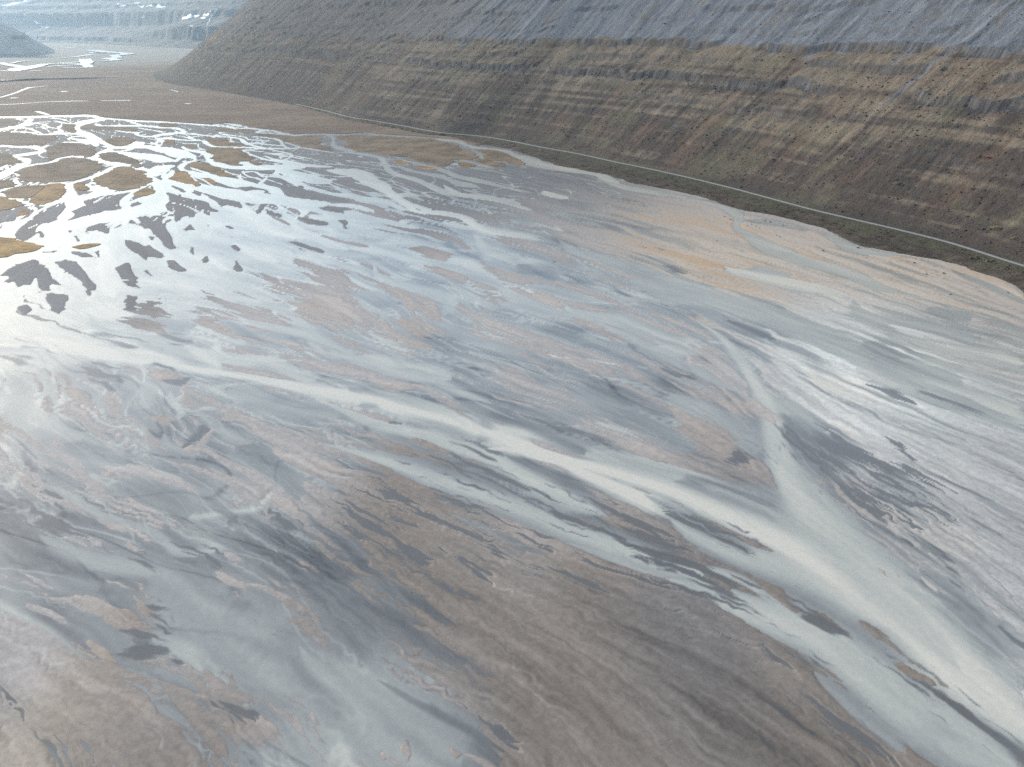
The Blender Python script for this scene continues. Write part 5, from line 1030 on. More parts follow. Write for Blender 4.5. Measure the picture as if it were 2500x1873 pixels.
# keep the flat below the valley side
SH = smooth_line(SHORE, step=8)
shore_poly = np.vstack([SH, [(SH[-1][0] + 1500, SH[-1][1] + 300), (2500, 900), (2500, 0)]])
land = poly_sdf(X, Y, shore_poly)
plain_poly = [tuple(p) for p in PLAIN_EDGE]
hgt = np.where(land > 3, np.minimum(hgt, -.2), hgt)
depth = -hgt
film = tones[:, 0] + tones[:, 4] + tones[:, 5] + .6 * tones[:, 3]
cover = sst(0, .015 + .055 * film * (silt > .15), depth) * np.clip(.66 + .5 * silt + 1.0 * depth, 0, .985)

# colour of the water body: silt load, and the bed showing through where it is thin
SILT = [(0, (.095, .096, .094)), (.2, (.188, .188, .179)), (.42, (.315, .314, .288)), (.65, (.43, .424, .368)), (.82, (.52, .495, .42)), (1, (.63, .58, .48))]
ramp = np.stack([np.interp(silt, [q_[0] for q_ in SILT], [q_[1][i] for q_ in SILT]) for i in range(3)], 1)
wcol = mixa(tone * .96, ramp, cover[:, None])
verts = np.stack([X, Y, np.clip(hgt, -.6, .5) * .4], 1)
F = grid_faces(NR, NC)
keep = ~(land[F] > 14).all(1)
F = F[keep]
v2, f2, tn2, dm2 = compact(verts, F, tone, damp)
flat = mesh_obj('tidal_flat', v2, f2, M_FLAT)
cattr(flat, 'tone', tn2); fattr(flat, 'wet', dm2)
tag(flat, 'grey-pink sand and mud flat of the river delta', kind='structure')
fw = F[(depth[F] > 0).any(1)]
v3, f3, c3 = compact(np.stack([X, Y, np.zeros(N_)], 1), fw, wcol)
wat = mesh_obj('water', v3, f3, M_WATER)
cattr(wat, 'tone', c3)
tag(wat, 'pale silty meltwater braiding over the delta', kind='structure')

# ------------------------------------------------------------------ marsh plain and marsh islands
def jitter_outline(poly, step, amp, seed, closed=True):
    P = np.asarray(poly, float)
    if closed: P = np.vstack([P, P[:1]])
    Q = smooth_line(P, step=step)
    if closed: Q = Q[:-1]
    s = np.arange(len(Q))
    n = fbm(s * .45 + seed * 3.1, s * 0 + seed, 3, seed) * amp; n2 = fbm(s * .45 + seed * 5.1, s * 0 + 7.7, 3, seed + 5) * amp
    return Q + np.stack([n, n2], 1)

def slab(name, outline, z, mat, drop=.7, lip=.8):
    """a low turf bank: flat top, short sloping edge"""
    P = [Vector((x, y, 0)) for x, y in outline]
    tris = tessellate_polygon([P])
    n = len(P)
    A = np.array(outline)
    area = np.sum(A[:, 0] * np.roll(A[:, 1], -1) - np.roll(A[:, 0], -1) * A[:, 1])
    nrm = np.roll(A, -1, 0) - np.roll(A, 1, 0); nrm = np.stack([nrm[:, 1], -nrm[:, 0]], 1)
    nrm /= np.hypot(nrm[:, 0], nrm[:, 1])[:, None] + 1e-9
    if area < 0: nrm = -nrm
    vs = [(x, y, z) for x, y in A] + [(x, y, z - drop) for x, y in A + nrm * lip]
    fs = [tuple(t) for t in tris]
    for i in range(n):
        j = (i + 1) % n
        fs += [(i, j, n + j), (i, n + j, n + i)]
    o = mesh_obj(name, vs, fs, mat, smooth=False)
    bm = bmesh.new(); bm.from_mesh(o.data); bmesh.ops.recalc_face_normals(bm, faces=bm.faces); bm.to_mesh(o.data); bm.free()
    for p in o.data.polygons:
        if p.vertices[0] < n and p.vertices[1] < n and p.vertices[2] < n and p.normal.z < 0: o.data.flip_normals(); break
    return o

for i, (lab, gold, poly) in enumerate(ISLANDS):
    A = np.array(poly); size = min(np.ptp(A[:, 0]), np.ptp(A[:, 1]))
    out = jitter_outline(poly, max(1.5, size * .035), max(.7, size * .035), i + 3)
    o = slab('marsh_island', out, .28, M_MARSH, .5, 1.4)
    c = mixa(np.array((.155, .128, .105)), np.array((.40, .255, .105)), gold ** 1.6)
    o.color = (*c, 1)
    tag(o, lab, 'marsh island', 'grassy marsh islands of the river mouth')

E_ = np.array(PLAIN_EDGE)
edge = jitter_outline(E_, 12, 2.0, 91, closed=False)
po = np.vstack([edge, [(60, 1180), (200, 1500), (100, 2100), (-700, 3100), (-1500, 3350), (-2900, 3100), (-3200, 2300)]])
pl = slab('marsh_plain', po, .55, mat_marsh_plain())
tag(pl, 'brown marsh plain behind the delta', kind='structure')

# ------------------------------------------------------------------ the valley side with its road bench
ROAD = np.array([(455, 260), (420, 330), (385, 400), (349, 469), (335, 521), (303, 580), (271, 631), (217, 742), (163, 832), (125, 885), (92, 938), (34, 1011), (-9, 1071), (-57, 1121), (-107, 1147), (-179, 1234), (-244, 1311), (-298, 1372), (-362, 1480), (-455, 1620), (-567, 1760), (-685, 1900), (-822, 2060), (-982, 2240), (-1120, 2440), (-1240, 2680)], float)
RC = smooth_line(ROAD, step=6)
k_ = np.ones(9) / 9
RC = np.stack([np.convolve(np.pad(RC[:, i], 4, 'edge'), k_, 'valid') for i in range(2)], 1)
# the spur turns away to the right
d0 = RC[-1] - RC[-8]; a0 = math.atan2(d0[1], d0[0]); arc = [RC[-1]]
for s in range(150):
    a0 -= math.radians(1.0) * min(1, s / 20 + .2)
    arc.append(arc[-1] + 9.0 * np.array((math.cos(a0), math.sin(a0))))
n_road = len(RC)
RC = np.vstack([RC, arc[1:]])
sl_ = np.r_[0, np.cumsum(np.hypot(*np.diff(RC, axis=0).T))]
# stations spaced by their distance from the viewpoint
st = [0.0]
while st[-1] < sl_[-1]:
    p = np.array([np.interp(st[-1], sl_, RC[:, i]) for i in range(2)])
    st.append(st[-1] + max(1.0, np.hypot(*p) * .0022))
st = np.array(st[:-1])
C = np.stack([np.interp(st, sl_, RC[:, i]) for i in range(2)], 1)
for _ in range(3):
    C[1:-1] = (C[:-2] + 2 * C[1:-1] + C[2:]) / 4
T = np.gradient(C, axis=0); T /= np.hypot(T[:, 0], T[:, 1])[:, None]
for _ in range(30):
    T[1:-1] = (T[:-2] + 2 * T[1:-1] + T[2:]) / 4
T /= np.hypot(T[:, 0], T[:, 1])[:, None]
Nn = np.stack([T[:, 1], -T[:, 0]], 1)
# distance down to the shore at every station
ds = np.full(len(st), 14.0)
for i in range(len(st)):
    rel = SH - C[i]
    al = rel @ T[i]; ac = -(rel @ Nn[i])
    m = (np.abs(al) < 9) & (ac > 0) & (ac < 140)
    if m.any(): ds[i] = ac[m].min()
    elif C[i, 1] < 420: ds[i] = 60
g = np.ones(15) / 15
ds = np.convolve(np.pad(ds, 7, 'edge'), g, 'valid')
# above the road the slope follows a smoother line than the road does
CS = C.copy(); wk = 0
for _ in range(6):
    kk = np.ones(45) / 45
    CS = np.stack([np.convolve(np.pad(CS[:, i], 22, 'reflect', reflect_type='odd'), kk, 'valid') for i in range(2)], 1)
TS = np.gradient(CS, axis=0); TS /= np.hypot(TS[:, 0], TS[:, 1])[:, None]
NS = np.stack([TS[:, 1], -TS[:, 0]], 1)
bench = 4.0 - 3.0 * sst(1250, 1700, C[:, 1])
down = np.linspace(0, 1, 26)
upd = [3.0]
while upd[-1] < 470: upd.append(upd[-1] + .9 + upd[-1] * .0034)
upd = np.array(upd)
nc = len(st)
rowsD, rowsZ = [], []
nz = fbm(st / 14, st * 0, 4, 33)
for f in down:
    d = -3.0 - (1 - f) * (ds - 3 + 2.4 * nz + 1.5)
    z = -0.7 + (bench + .7) * (f ** .75)
    rowsD.append(d); rowsZ.append(z + .35 * np.sin(f * math.pi) * fbm(st / 6 + f * 9, f * 8 + st * 0, 3, 35))
for d in upd:
    rowsD.append(np.full(nc, d)); rowsZ.append(np.full(nc, np.nan))
D = np.array(rowsD); Z = np.array(rowsZ); S_ = np.repeat(st[None], len(D), 0)
nb = len(down)
Du = D[nb:]; Su = S_[nb:]
def slopez(d):
    a = np.clip(d - 3, 0, None)
    return np.where(a < 45, .30 * a + .0047 * a * a, .30 * 45 + .0047 * 2025 + .72 * (a - 45))
Z0 = bench[None] + slopez(Du)
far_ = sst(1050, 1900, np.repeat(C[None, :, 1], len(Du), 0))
zf = Z0 + 4 * fbm(Su / 90, Du / 200, 3, 41)
rock = np.zeros_like(Z0); Zh = Z0.copy()
for k, (zk, amp, wid, seed, lo, hi, near, farw) in enumerate([(48, 1.6, 9, 50, .15, .6, 1, .5), (68, 3.4, 10, 51, -.15, .4, 1, 1), (92, 6.0, 12, 52, -.95, -.2, 1, 1), (112, 4.5, 11, 53, -.35, .25, 1, 1), (129, 5.5, 10, 54, -.8, -.1, 1, 1), (146, 4, 9, 55, -.3, .3, .6, 1.2), (160, 4, 9, 60, -.3, .3, .6, 1.3), (174, 5, 9, 56, -.3, .3, .7, 1.3), (196, 6, 12, 57, -.4, .2, .8, 1.2), (225, 7, 12, 58, -.4, .2, 1, 1.2), (255, 7, 12, 59, -.4, .2, 1, 1.2)]):
    mask = sst(lo, hi, fbm(Su / 70 + seed, Su * 0 + seed, 3, seed) + .25 * fbm(Su / 14, Du / 30, 3, seed + 3)) * mixa(near, farw, far_)
    lz = zf + .8 * fbm(Su / 6, Du / 14, 3, seed + 9) * mask + 2.5 * fbm(Su / 24, Su * 0, 2, seed + 4)
    u = (lz - zk) / wid
    Zh += amp * mask * (sst(-.14, .14, u) - np.clip((u + 1) / 2, 0, 1))
    rock = np.maximum(rock, mask * np.clip(amp / 6, .5, 1) * sst(-.42, -.20, u) * sst(.30, .12, u))
gul = fbm(Su / 34, Du / 260, 4, 61); gul2 = fbm(Su / 9, Du / 90, 4, 62); rough_ = fbm(Su / 2.6, Du / 3.6, 4, 63)
upf = sst(5, 60, Du)
Zh += upf * (1.6 * gul + .55 * gul2) + (.10 + .26 * upf) * rough_ + rock * .9 * fbm(Su / 1.7, Du / 9, 3, 64)
scree_line = 131 + 3 * fbm(Su / 40, Su * 0, 3, 66) - 10 * sst(.35, .8, fbm(Su / 16, Su * 0, 2, 67))
scree = sst(-2.0, 3.0, zf - scree_line)
# chutes of grey scree running down through the grass
chute = sst(.62, .95, fbm(Su / 11 + Du * .012, Du / 300, 3, 68) + .18 * gul) * sst(62, 110, Z0)
Z[nb:] = Zh
# colours of the slope
n_a = fbm(Su / 60, Du / 60, 4, 81); n_b = fbm(Su / 16, Du / 30, 4, 82); ban = fbm(Su / 170, Zh / 3.8, 4, 80); n_c = fbm(Su / 4, Du / 14, 3, 83)
Zrel = Z0 / 130
heath = np.array((.074, .062, .054)); tan = np.array((.178, .150, .115)); olive = np.array((.118, .110, .076)); russet = np.array((.125, .086, .064))
screec = np.array((.150, .165, .185)); rockc = np.array((.075, .078, .084)); greenc = np.array((.092, .098, .058))
w_tan = sst(-.5, .75, n_b * .35 + n_a * .3 + .75 * ban + .3 * n_c + (Zrel - .45) * 1.3 - .35 * far_)
col = mixa(heath, tan, w_tan[..., None])
col = mixa(col, olive, (sst(.0, .8, fbm(Su / 45, Du / 40, 3, 84) + .3 * n_c) * .65)[..., None])
col = mixa(col, russet, (sst(.15, .9, fbm(Su / 30, Du / 50, 3, 85) + .3 * n_c) * (.45 + .3 * far_))[..., None])
sc_f = np.clip(scree * (1 - .85 * far_) * (1 - .35 * sst(.3, .9, fbm(Su / 18, Du / 60, 3, 86))) + chute * .85, 0, 1)
scc = screec * (1 + .20 * fbm(Su / 5, Du / 40, 3, 87)[..., None])
col = mixa(col, scc, sc_f[..., None])
col = mixa(col, rockc * (1 + .4 * fbm(Su / 1.5, Du / 8, 3, 88)[..., None]), np.clip(rock * (.75 + .3 * n_c + .25 * n_b), 0, .9)[..., None])
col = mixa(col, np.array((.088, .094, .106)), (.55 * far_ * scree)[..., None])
verge = sst(16, 5, Du)
col = mixa(col, np.array((.06, .056, .046)), (verge * .6 * sst(-.3, .5, n_c + n_b))[..., None])
lowc = np.array((.085, .070, .054)) * (1 + .35 * fbm(S_[:nb] / 6, D[:nb] / 4, 3, 90)[..., None])
gr = sst(.45, .9, np.repeat(down[:, None], nc, 1) + .35 * fbm(S_[:nb] / 22, D[:nb] / 9, 3, 91))
lowc = mixa(lowc, greenc, (gr * .55)[..., None])
edgec = sst(.12, .02, np.repeat(down[:, None], nc, 1) + .05 * fbm(S_[:nb] / 5, D[:nb], 2, 92))
lowc = mixa(lowc, np.array((.13, .12, .112)), edgec[..., None])
col = col * (.86 - .30 * far_)[..., None]  # darker towards the far end: shade painted into the slope colour
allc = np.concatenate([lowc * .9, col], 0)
bl = sst(4, 110, D)
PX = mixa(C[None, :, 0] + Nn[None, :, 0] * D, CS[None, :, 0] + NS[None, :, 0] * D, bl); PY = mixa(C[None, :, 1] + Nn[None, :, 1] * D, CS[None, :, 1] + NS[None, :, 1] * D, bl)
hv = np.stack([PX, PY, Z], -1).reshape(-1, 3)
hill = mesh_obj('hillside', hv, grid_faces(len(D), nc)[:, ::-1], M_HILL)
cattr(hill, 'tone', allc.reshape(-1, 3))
fa = hill.data.attributes.new('fall', 'FLOAT_VECTOR', 'POINT')
fa.data.foreach_set('vector', np.stack([S_, D, np.zeros_like(D)], -1).astype(np.float32).ravel())
tag(hill, 'terraced heath and scree hillside above the delta', kind='structure')

# the road, a ribbon with a slight crown
m = (C[:, 1] < 1640); i0 = np.nonzero(m)[0][::2]
w_ = 1.75; prof = [(-w_ - .7, -.22), (-w_, 0.10), (0, .17), (w_, .10), (w_ + .7, -.22)]
rv = []
wv = .25 * fbm(st / 30, st * 0, 2, 95)
for i in i0:
    for dx, dz in prof:
        rv.append((C[i, 0] + Nn[i, 0] * (dx + wv[i]), C[i, 1] + Nn[i, 1] * (dx + wv[i]), bench[i] + dz + .06))
road = mesh_obj('road', rv, grid_faces(len(i0), len(prof))[:, ::-1], M_ROAD)
tag(road, 'narrow pale gravel road along the foot of the hillside', kind='structure')

# ------------------------------------------------------------------ valley floor beyond, to the horizon
yy = np.r_[np.linspace(1250, 3000, 40), np.linspace(3100, 9500, 90), np.linspace(10000, 30000, 12)]
xx = np.linspace(-1, 1, 160)
VX = xx[None] * (yy[:, None] * .95 + 200); VY = np.repeat(yy[:, None], 160, 1)
VZ = -.6 + 1.2 * fbm(VX / 300, VY / 300, 3, 101) * sst(2800, 4500, VY)
VZ = np.minimum(VZ, np.where(VY < 3300, -.4, 3))
green = np.array((.15, .14, .095)); gravel = np.array((.20, .18, .15)); brown = np.array((.14, .115, .098))
vc = mixa(brown, green, sst(2800, 3300, VY + 400 * fbm(VX / 700, VY / 300, 3, 102))[..., None])
vc = mixa(vc, gravel, (sst(3300, 3900, VY) * sst(6200, 5600, VY) * sst(-1500, -1900, VX))[..., None] * .8)
vf = mesh_obj('valley_floor', np.stack([VX, VY, VZ], -1).reshape(-1, 3), grid_faces(len(yy), 160), M_FLOOR)
cattr(vf, 'tone', vc.reshape(-1, 3))
tag(vf, 'grey-green gravel floor of the far valley', kind='structure')
gs = 60000
gd = mesh_obj('ground', [(-gs, -gs, -2.5), (gs, -gs, -2.5), (gs, gs, -2.5), (-gs, gs, -2.5)], [(0, 1, 2, 3)], mat_plain('ground_earth', (.15, .135, .12), .15, .002))
tag(gd, 'brown-grey land beyond the valley', kind='structure')

# ------------------------------------------------------------------ far mountains
def wall(name, line, dmax, prof, seed, step_t, label):
    L = smooth_line(line, step=step_t)
    s = np.r_[0, np.cumsum(np.hypot(*np.diff(L, axis=0).T))]
    Tt = np.gradient(L, axis=0); Tt /= np.hypot(Tt[:, 0], Tt[:, 1])[:, None]
    for _ in range(40): Tt[1:-1] = (Tt[:-2] + 2 * Tt[1:-1] + Tt[2:]) / 4
    Tt /= np.hypot(Tt[:, 0], Tt[:, 1])[:, None]
    Nt = np.stack([Tt[:, 1], -Tt[:, 0]], 1)
    d = [0.0]
    while d[-1] < dmax: d.append(d[-1] + 9 + d[-1] * .012)
    d = np.array(d); Dm, Sm = np.meshgrid(d, s, indexing='ij')
    z, c = prof(Dm, Sm, s[-1])
    x = L[None, :, 0] + Nt[None, :, 0] * Dm; y = L[None, :, 1] + Nt[None, :, 1] * Dm
    o = mesh_obj(name, np.stack([x, y, z], -1).reshape(-1, 3), grid_faces(len(d), len(s))[:, ::-1], M_FAR)
    cattr(o, 'tone', c.reshape(-1, 3))
    return tag(o, label, kind='structure')

def head_prof(d, s, L):
    u = s / L
    dd = d + 45 * fbm(s / 420, d / 700, 3, 111) + 12 * fbm(s / 70, d / 300, 3, 112)
    low = sst(.50, .40, u + .02 * fbm(s / 300, s * 0, 2, 113))   # the right part has the low cliff
    z = -3 + .20 * np.clip(dd, 0, 260) + .30 * np.clip(dd - 260, 0, None)
    fl = 9 * fbm(s / 35, d / 400, 3, 118)                          # flutes of the cliffs
    e = dd + fl
    z = z + low * 88 * sst(258, 300, e) + (1 - low) * (30 * sst(120, 145, e) + 112 * sst(520, 575, e)) + low * 40 * sst(560, 590, e) + 26 * sst(780, 805, e) + 22 * sst(1010, 1030, e)
    z = z - .07 * np.clip(dd - 620, 0, None)
    gl = np.exp(-((u - .335 - .02 * np.sin(d / 180)) / .006) ** 2)     # the gully of the long fall
    z = z - 26 * gl * sst(150, 400, d)
    z += 6 * fbm(s / 90, d / 250, 4, 114) * sst(50, 300, d) + 2.5 * fbm(s / 30, d / 60, 3, 115)
    col = np.array((.13, .115, .095)) * (1 + .22 * fbm(s / 60, d / 320, 4, 119))[..., None]
    col = mixa(col, np.array((.11, .105, .08)), sst(0, .6, fbm(s / 200, d / 200, 3, 116))[..., None] * .6)
    r = low * sst(248, 262, e) * sst(318, 298, e) + (1 - low) * (sst(112, 122, e) * sst(160, 142, e) + sst(510, 525, e) * sst(590, 572, e)) + low * .8 * sst(555, 562, e) * sst(610, 590, e) + .8 * sst(775, 782, e) * sst(825, 805, e) + .6 * sst(1005, 1012, e) * sst(1045, 1030, e) + .8 * gl
    r = np.clip(r, 0, 1) * sst(-.75, -.1, fbm(s / 160, d / 60, 3, 120))
    col = mixa(col, np.array((.020, .023, .029)), (r * (.85 + .2 * fbm(s / 25, d / 30, 2, 117)))[..., None])
    return z, col
far = wall('mountain', [(-300, 5300), (-1200, 5500), (-2000, 5850), (-2810, 6300), (-3500, 7100), (-4300, 7900), (-5600, 8700), (-7600, 9300)], 3600, head_prof, 1, 26, 'banded basalt mountain closing the head of the valley')

def cone_prof(d, s, L):
    z = -3 + .60 * np.clip(d - 40, 0, None) + .25 * np.clip(d, 0, 60)
    z += 6 * fbm(s / 60, d / 300, 4, 121) * sst(0, 200, d) + 8 * (sst(150, 175, d) - np.clip((d - 60) / 250, 0, 1))
    col = np.array((.50, .42, .33)) * (1 + .2 * fbm(s / 70, d / 200, 3, 122))[..., None]
    r = sst(145, 160, d) * sst(185, 172, d) * sst(0, .5, fbm(s / 150, s * 0, 2, 123))
    return z, mixa(col, np.array((.07, .072, .078)), r[..., None] * .8)
spur = wall('hill_spur', [(-4300, 6600), (-3600, 5900), (-3080, 5350), (-2990, 4950), (-3250, 4600), (-3900, 4350), (-5200, 4300)], 700, cone_prof, 2, 22, 'bare brown hill spur on the far side of the valley')

# far braided river on the valley floor
def ribbon(pts, z):
    L = smooth_line([(x, y, w) for x, y, w in pts], n=6)
    Tt = np.gradient(L[:, :2], axis=0); Tt /= np.hypot(Tt[:, 0], Tt[:, 1])[:, None] + 1e-9
    Nt = np.stack([Tt[:, 1], -Tt[:, 0]], 1)
    a = L[:, :2] + Nt * L[:, 2:3]; b = L[:, :2] - Nt * L[:, 2:3]
    zz = np.full((len(L), 1), z)
    v = np.stack([np.hstack([a, zz]), np.hstack([b, zz])], 1).reshape(-1, 3)
    return v, grid_faces(len(L), 2)
rvs, rfs, off = [], [], 0
for k, p in enumerate(FAR_RIVER):
    v, f = ribbon(p, 1.9 + .012 * k); rvs.append(v); rfs.append(f + off); off += len(v)
fr = mesh_obj('river', np.vstack(rvs), np.vstack(rfs), M_RIVER)
tag(fr, 'thin braided river shining on the far valley floor', kind='structure')
rvs, rfs, off = [], [], 0
for k, p in enumerate(PLAIN_WATER):
    v, f = ribbon(p, .60 + .006 * k); rvs.append(v); rfs.append(f + off); off += len(v)
fr = mesh_obj('creek', np.vstack(rvs), np.vstack(rfs), M_RIVER)
tag(fr, 'thin creeks and pools crossing the brown marsh plain', kind='structure')

# low dark embankment across the marsh plain
eb = smooth_line(EMBANK, step=14)
et = np.gradient(eb, axis=0); et /= np.hypot(et[:, 0], et[:, 1])[:, None]; en = np.stack([et[:, 1], -et[:, 0]], 1)
es = np.arange(len(eb)); ew = 16 + 6 * fbm(es / 6, es * 0, 3, 131); eh = 5.0 + 2 * fbm(es / 5, es * 0 + 3, 3, 132)
taper = sst(0, 8, es) * sst(len(eb) - 1, len(eb) - 14, es)
ev = []
for a_, hh in ((-1.6, -.3), (-.8, .45), (-.25, 1), (.3, .92), (.9, .4), (1.7, -.3)):
    ev.append(np.column_stack([eb + en * (ew * a_)[:, None], .4 + hh * eh * taper]))
ev = np.array(ev)
emb = mesh_obj('embankment', ev.reshape(-1, 3), grid_faces(len(ev), len(eb)), mat_plain('dark_turf', (.055, .05, .048), .35, .08, .95, .08, .6, .8))
tag(emb, 'low dark bank across the brown marsh plain', kind='structure')

# ------------------------------------------------------------------ haze
hz = NT('haze_air')
pv = hz.n('ShaderNodeVolumePrincipled')
pv.inputs['Color'].default_value = (.58, .79, 1.0, 1)
pv.inputs['Density'].default_value = 0.000035
pv.inputs['Anisotropy'].default_value = .45
hz.l(pv.outputs[0], hz.out.inputs['Volume'])
bx0, bx1, by0, by1, bz0, bz1 = -14000, 8000, -3000, 14000, -4.5, 1500
hb = [(x, y, z) for z in (bz0, bz1) for y in (by0, by1) for x in (bx0, bx1)]
haze = mesh_obj('haze', hb, [(0, 2, 3, 1), (4, 5, 7, 6), (0, 1, 5, 4), (2, 6, 7, 3), (0, 4, 6, 2), (1, 3, 7, 5)], hz.m, smooth=False)
tag(haze, kind='stuff')

# ------------------------------------------------------------------ low heath shrubs on the slope (too many to count)
rng = np.random.RandomState(5)
NS_ = 15000
ri = np.r_[rng.randint(4, nb - 3, 2600), rng.randint(nb, nb + 150, 10400), rng.randint(nb + 100, nb + 190, 2000)]
ci = rng.randint(0, nc, NS_)
keepm = (C[ci, 1] < 1900) & (fbm(st[ci] / 18, D[ri, ci] / 12, 3, 140) + .4 * rng.randn(NS_) > .05) & ~((D[ri, ci] > -4.5) & (D[ri, ci] < 5))
ri, ci = ri[keepm], ci[keepm]; n_s = len(ri)
px, py, pz = PX[ri, ci], PY[ri, ci], Z[ri, ci]
sz = rng.uniform(.35, 1.0, n_s) * (1 + .5 * (rng.rand(n_s) < .12)); rot = rng.rand(n_s) * 6.283
ring = np.arange(6) / 6 * 2 * math.pi
vs_ = np.zeros((n_s, 13, 3), np.float32)
for j in range(6):
    r1 = sz * rng.uniform(.8, 1.25, n_s); r2 = sz * rng.uniform(.4, .85, n_s)
    vs_[:, j] = np.stack([px + r1 * np.cos(ring[j] + rot), py + r1 * np.sin(ring[j] + rot), pz - .35], 1)
    vs_[:, 6 + j] = np.stack([px + r2 * np.cos(ring[j] + rot + .4), py + r2 * np.sin(ring[j] + rot + .4), pz + sz * rng.uniform(.35, .75, n_s)], 1)
vs_[:, 12] = np.stack([px + sz * rng.uniform(-.2, .2, n_s), py + sz * rng.uniform(-.2, .2, n_s), pz + sz * rng.uniform(.6, 1.0, n_s)], 1)
tf = []
for j in range(6):
    k = (j + 1) % 6
    tf += [(j, k, 6 + k), (j, 6 + k, 6 + j), (6 + j, 6 + k, 12)]
tf = np.array(tf)
fs_ = (np.arange(n_s)[:, None, None] * 13 + tf[None]).reshape(-1, 3)
pal = np.array([(.052, .045, .040), (.075, .058, .043), (.060, .062, .042), (.105, .062, .040), (.085, .080, .055)])
pc = pal[rng.choice(5, n_s, p=[.42, .22, .2, .08, .08])] * rng.uniform(.75, 1.3, (n_s, 1))
shr = mesh_obj('heath_shrubs', vs_.reshape(-1, 3), fs_, mat_tone('shrub_twigs', .95, .06, 1.0, 5.0, .3, .6, .2), smooth=False)
cattr(shr, 'tone', np.repeat(pc, 13, 0))
tag(shr, 'dark low heath shrubs sprinkled over the lower slope', kind='stuff')

# ------------------------------------------------------------------ single bright autumn shrubs
def leaf_clump(seed, n, w, h):
    r = np.random.RandomState(seed); v = []; f = []
    for _ in range(n):
        a, q = r.rand() * 6.283, math.sqrt(r.rand())
        c = np.array((math.cos(a) * q * w, math.sin(a) * q * w * .7, h * (1 - q * q) * r.uniform(.3, 1)))
        t = r.randn(3); t /= np.linalg.norm(t); b = np.cross(t, r.randn(3)); b /= np.linalg.norm(b)
        s = r.uniform(.12, .3); i = len(v)
        v += [tuple(c - t * s), tuple(c + b * s * .6), tuple(c + t * s), tuple(c - b * s * .6)]; f.append((i, i + 1, i + 2, i + 3))
    return v, f
def twigs(seed, n, w, h):
    r = np.random.RandomState(seed); v = []; f = []
    for _ in range(n):
        a, q = r.rand() * 6.283, r.uniform(.3, 1); e = np.array((math.cos(a) * q * w, math.sin(a) * q * w * .7, h * r.uniform(.5, .9)))
        o = np.array((e[0] * .25, e[1] * .25, -.3)); i = len(v)
        for k in range(3):
            u = np.array((math.cos(k * 2.1), math.sin(k * 2.1), 0)); v += [tuple(o + u * .05), tuple(e + u * .015)]
        for k in range(3):
            m = (k + 1) % 3; f.append((i + 2 * k, i + 2 * m, i + 2 * m + 1, i + 2 * k + 1))
    return v, f
M_LEAF = {'yellow': mat_plain('yellow_leaves', (.36, .27, .06), .3, 2.0), 'red': mat_plain('red_leaves', (.26, .065, .04), .3, 2.0), 'straw': mat_plain('straw_leaves', (.30, .26, .14), .25, 2.0)}
M_TWIG = mat_plain('grey_twigs', (.09, .075, .06), .2, 2.0)
for i, (kind, lab, x, y, z, w) in enumerate(SHRUBS):
    e = bpy.data.objects.new('autumn_shrub', None); COL.objects.link(e); e.location = (x, y, z - .1)
    tag(e, lab, 'shrub', 'bright autumn shrubs on the hillside')
    v, f = leaf_clump(200 + i, int(120 + 60 * w), w, .55 + .25 * w); mesh_obj('foliage', v, f, M_LEAF[kind], e, False)
    v, f = twigs(300 + i, 10, w, .5 + .2 * w); mesh_obj('twigs', v, f, M_TWIG, e, False)

# ------------------------------------------------------------------ boulders washed out on the flat below the road
def boulder_mesh(seed):
    bm = bmesh.new(); bmesh.ops.create_icosphere(bm, subdivisions=2, radius=1)
    r = np.random.RandomState(seed); cuts = [(Vector(r.randn(3)).normalized(), r.uniform(.55, .85)) for _ in range(9)]
    for v in bm.verts:
        for n, dd in cuts:
            q = v.co.dot(n)
            if q > dd: v.co -= n * (q - dd)
        v.co.z *= .7
    me = bpy.data.meshes.new('boulder'); bm.to_mesh(me); bm.free(); me.materials.append(M_ROCK); return me
bms = [boulder_mesh(400 + k) for k in range(4)]
for i, (x, y, r) in enumerate(BOULDERS):
    o = bpy.data.objects.new('boulder', bms[i % 4]); COL.objects.link(o)
    o.location = (x, y, .02 + .12 * r); o.scale = (r * 1.2, r * .9, r * .8); o.rotation_euler = (0, 0, i * 1.7)
    tag(o, BOULDER_LABELS[i], 'boulder', 'dark boulders on the flat along the shore')

# driftwood on the tan marsh
bm = bmesh.new()
N_R = 9
rings = []
for k in range(N_R):
    t = k / (N_R - 1); rr = .34 * (1 - .5 * t) * (1 + .12 * math.sin(k * 2.3))
    rings.append([bm.verts.new((-2.6 + 5.2 * t, rr * math.cos(a * math.pi / 4) + .12 * math.sin(t * 5), .3 + rr * math.sin(a * math.pi / 4))) for a in range(8)])
for k in range(N_R - 1):
    for a in range(8): bm.faces.new((rings[k][a], rings[k][(a + 1) % 8], rings[k + 1][(a + 1) % 8], rings[k + 1][a]))
bm.faces.new(rings[0]); bm.faces.new(rings[-1][::-1])
me = bpy.data.meshes.new('driftwood_log'); bm.to_mesh(me); bm.free(); me.materials.append(mat_plain('wet_driftwood', (.07, .05, .04), .3, 3.0))
lg = bpy.data.objects.new('driftwood_log', me); COL.objects.link(lg); lg.location = (LOG[0], LOG[1], .38); lg.rotation_euler = (0, 0, -.1)
tag(lg, 'dark driftwood log lying alone on the widest tan marsh', 'log')

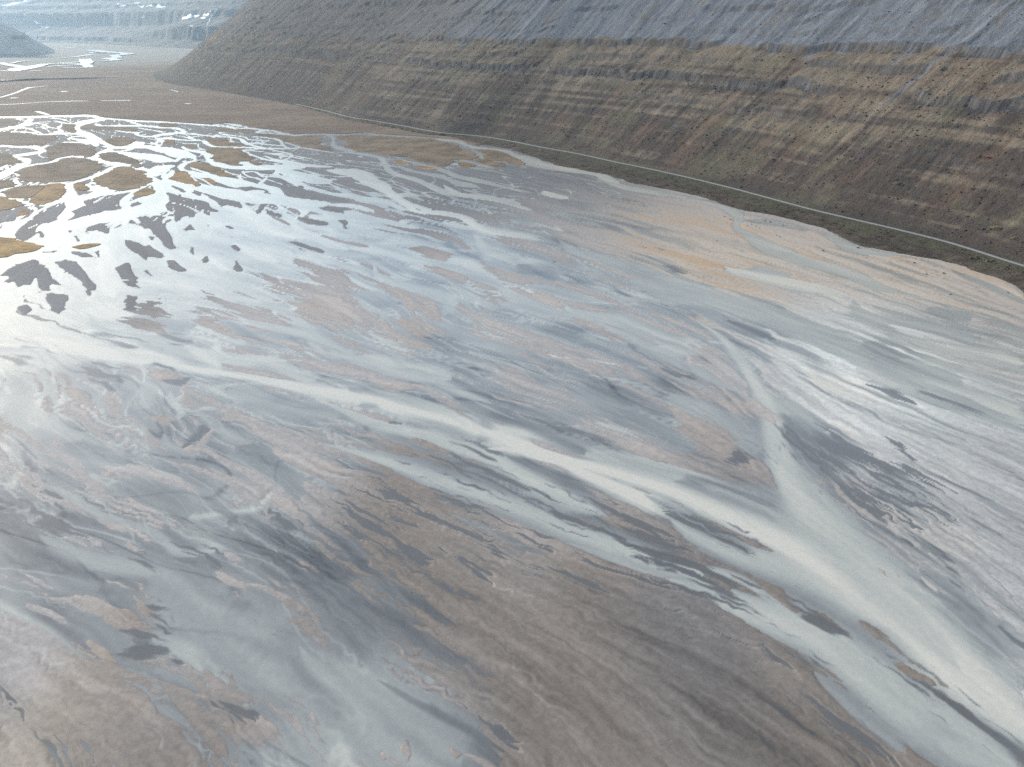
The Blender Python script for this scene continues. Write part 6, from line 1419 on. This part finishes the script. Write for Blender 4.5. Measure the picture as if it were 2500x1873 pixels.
# ------------------------------------------------------------------ snow patches and waterfalls on the far mountain
bpy.context.view_layer.update()
from mathutils.bvhtree import BVHTree
bv = BVHTree.FromPolygons([v.co for v in far.data.vertices], [p.vertices for p in far.data.polygons])
def on_far(x, y):
    h = bv.ray_cast(Vector((x, y, 5000)), Vector((0, 0, -1)))
    return h[0].z if h[0] else 0
for i, (lab, poly) in enumerate(SNOW):
    A = np.array(poly); size = min(np.ptp(A[:, 0]), np.ptp(A[:, 1])) + 4
    Q = jitter_outline(A, max(6, size * .15), size * .05, 500 + i)
    cxy = Q.mean(0); v = []
    for (f_, lift) in ((1, -1.0), (.93, 1.6), (.55, 2.6)):
        for q_ in Q:
            x, y = cxy + (q_ - cxy) * f_; v.append((x, y, on_far(x, y) + lift))
    v.append((cxy[0], cxy[1], on_far(*cxy) + 3)); n = len(Q); fs = []
    for k in range(2):
        for j in range(n):
            m = (j + 1) % n; a, b, c, d_ = k * n + j, k * n + m, (k + 1) * n + m, (k + 1) * n + j
            fs += [(a, b, c), (a, c, d_)]
    fs += [(2 * n + j, 2 * n + (j + 1) % n, 3 * n) for j in range(n)]
    o = mesh_obj('snow_patch', v, fs, M_SNOW)
    bm = bmesh.new(); bm.from_mesh(o.data); bmesh.ops.recalc_face_normals(bm, faces=bm.faces); bm.to_mesh(o.data); bm.free()
    tag(o, lab, 'snow patch', 'old snow patches on the far mountain')
for i, (lab, line) in enumerate(FALLS):
    L = smooth_line(line, n=8); Tt = np.gradient(L[:, :2], axis=0); Tt /= np.hypot(Tt[:, 0], Tt[:, 1])[:, None] + 1e-9
    side = np.array((.8, .6)); v = []
    for (x, y, w) in L:
        w = w * (1 + .3 * math.sin(x * .7 + y))
        for a, up_ in ((-1, -1), (-.5, 2.5), (.5, 2.5), (1, -1)):
            xx_, yy_ = x + side[0] * w * a, y + side[1] * w * a
            v.append((xx_, yy_, on_far(x, y) + up_))
    o = mesh_obj('waterfall', v, grid_faces(len(L), 4), M_FALL)
    tag(o, lab, 'waterfall')
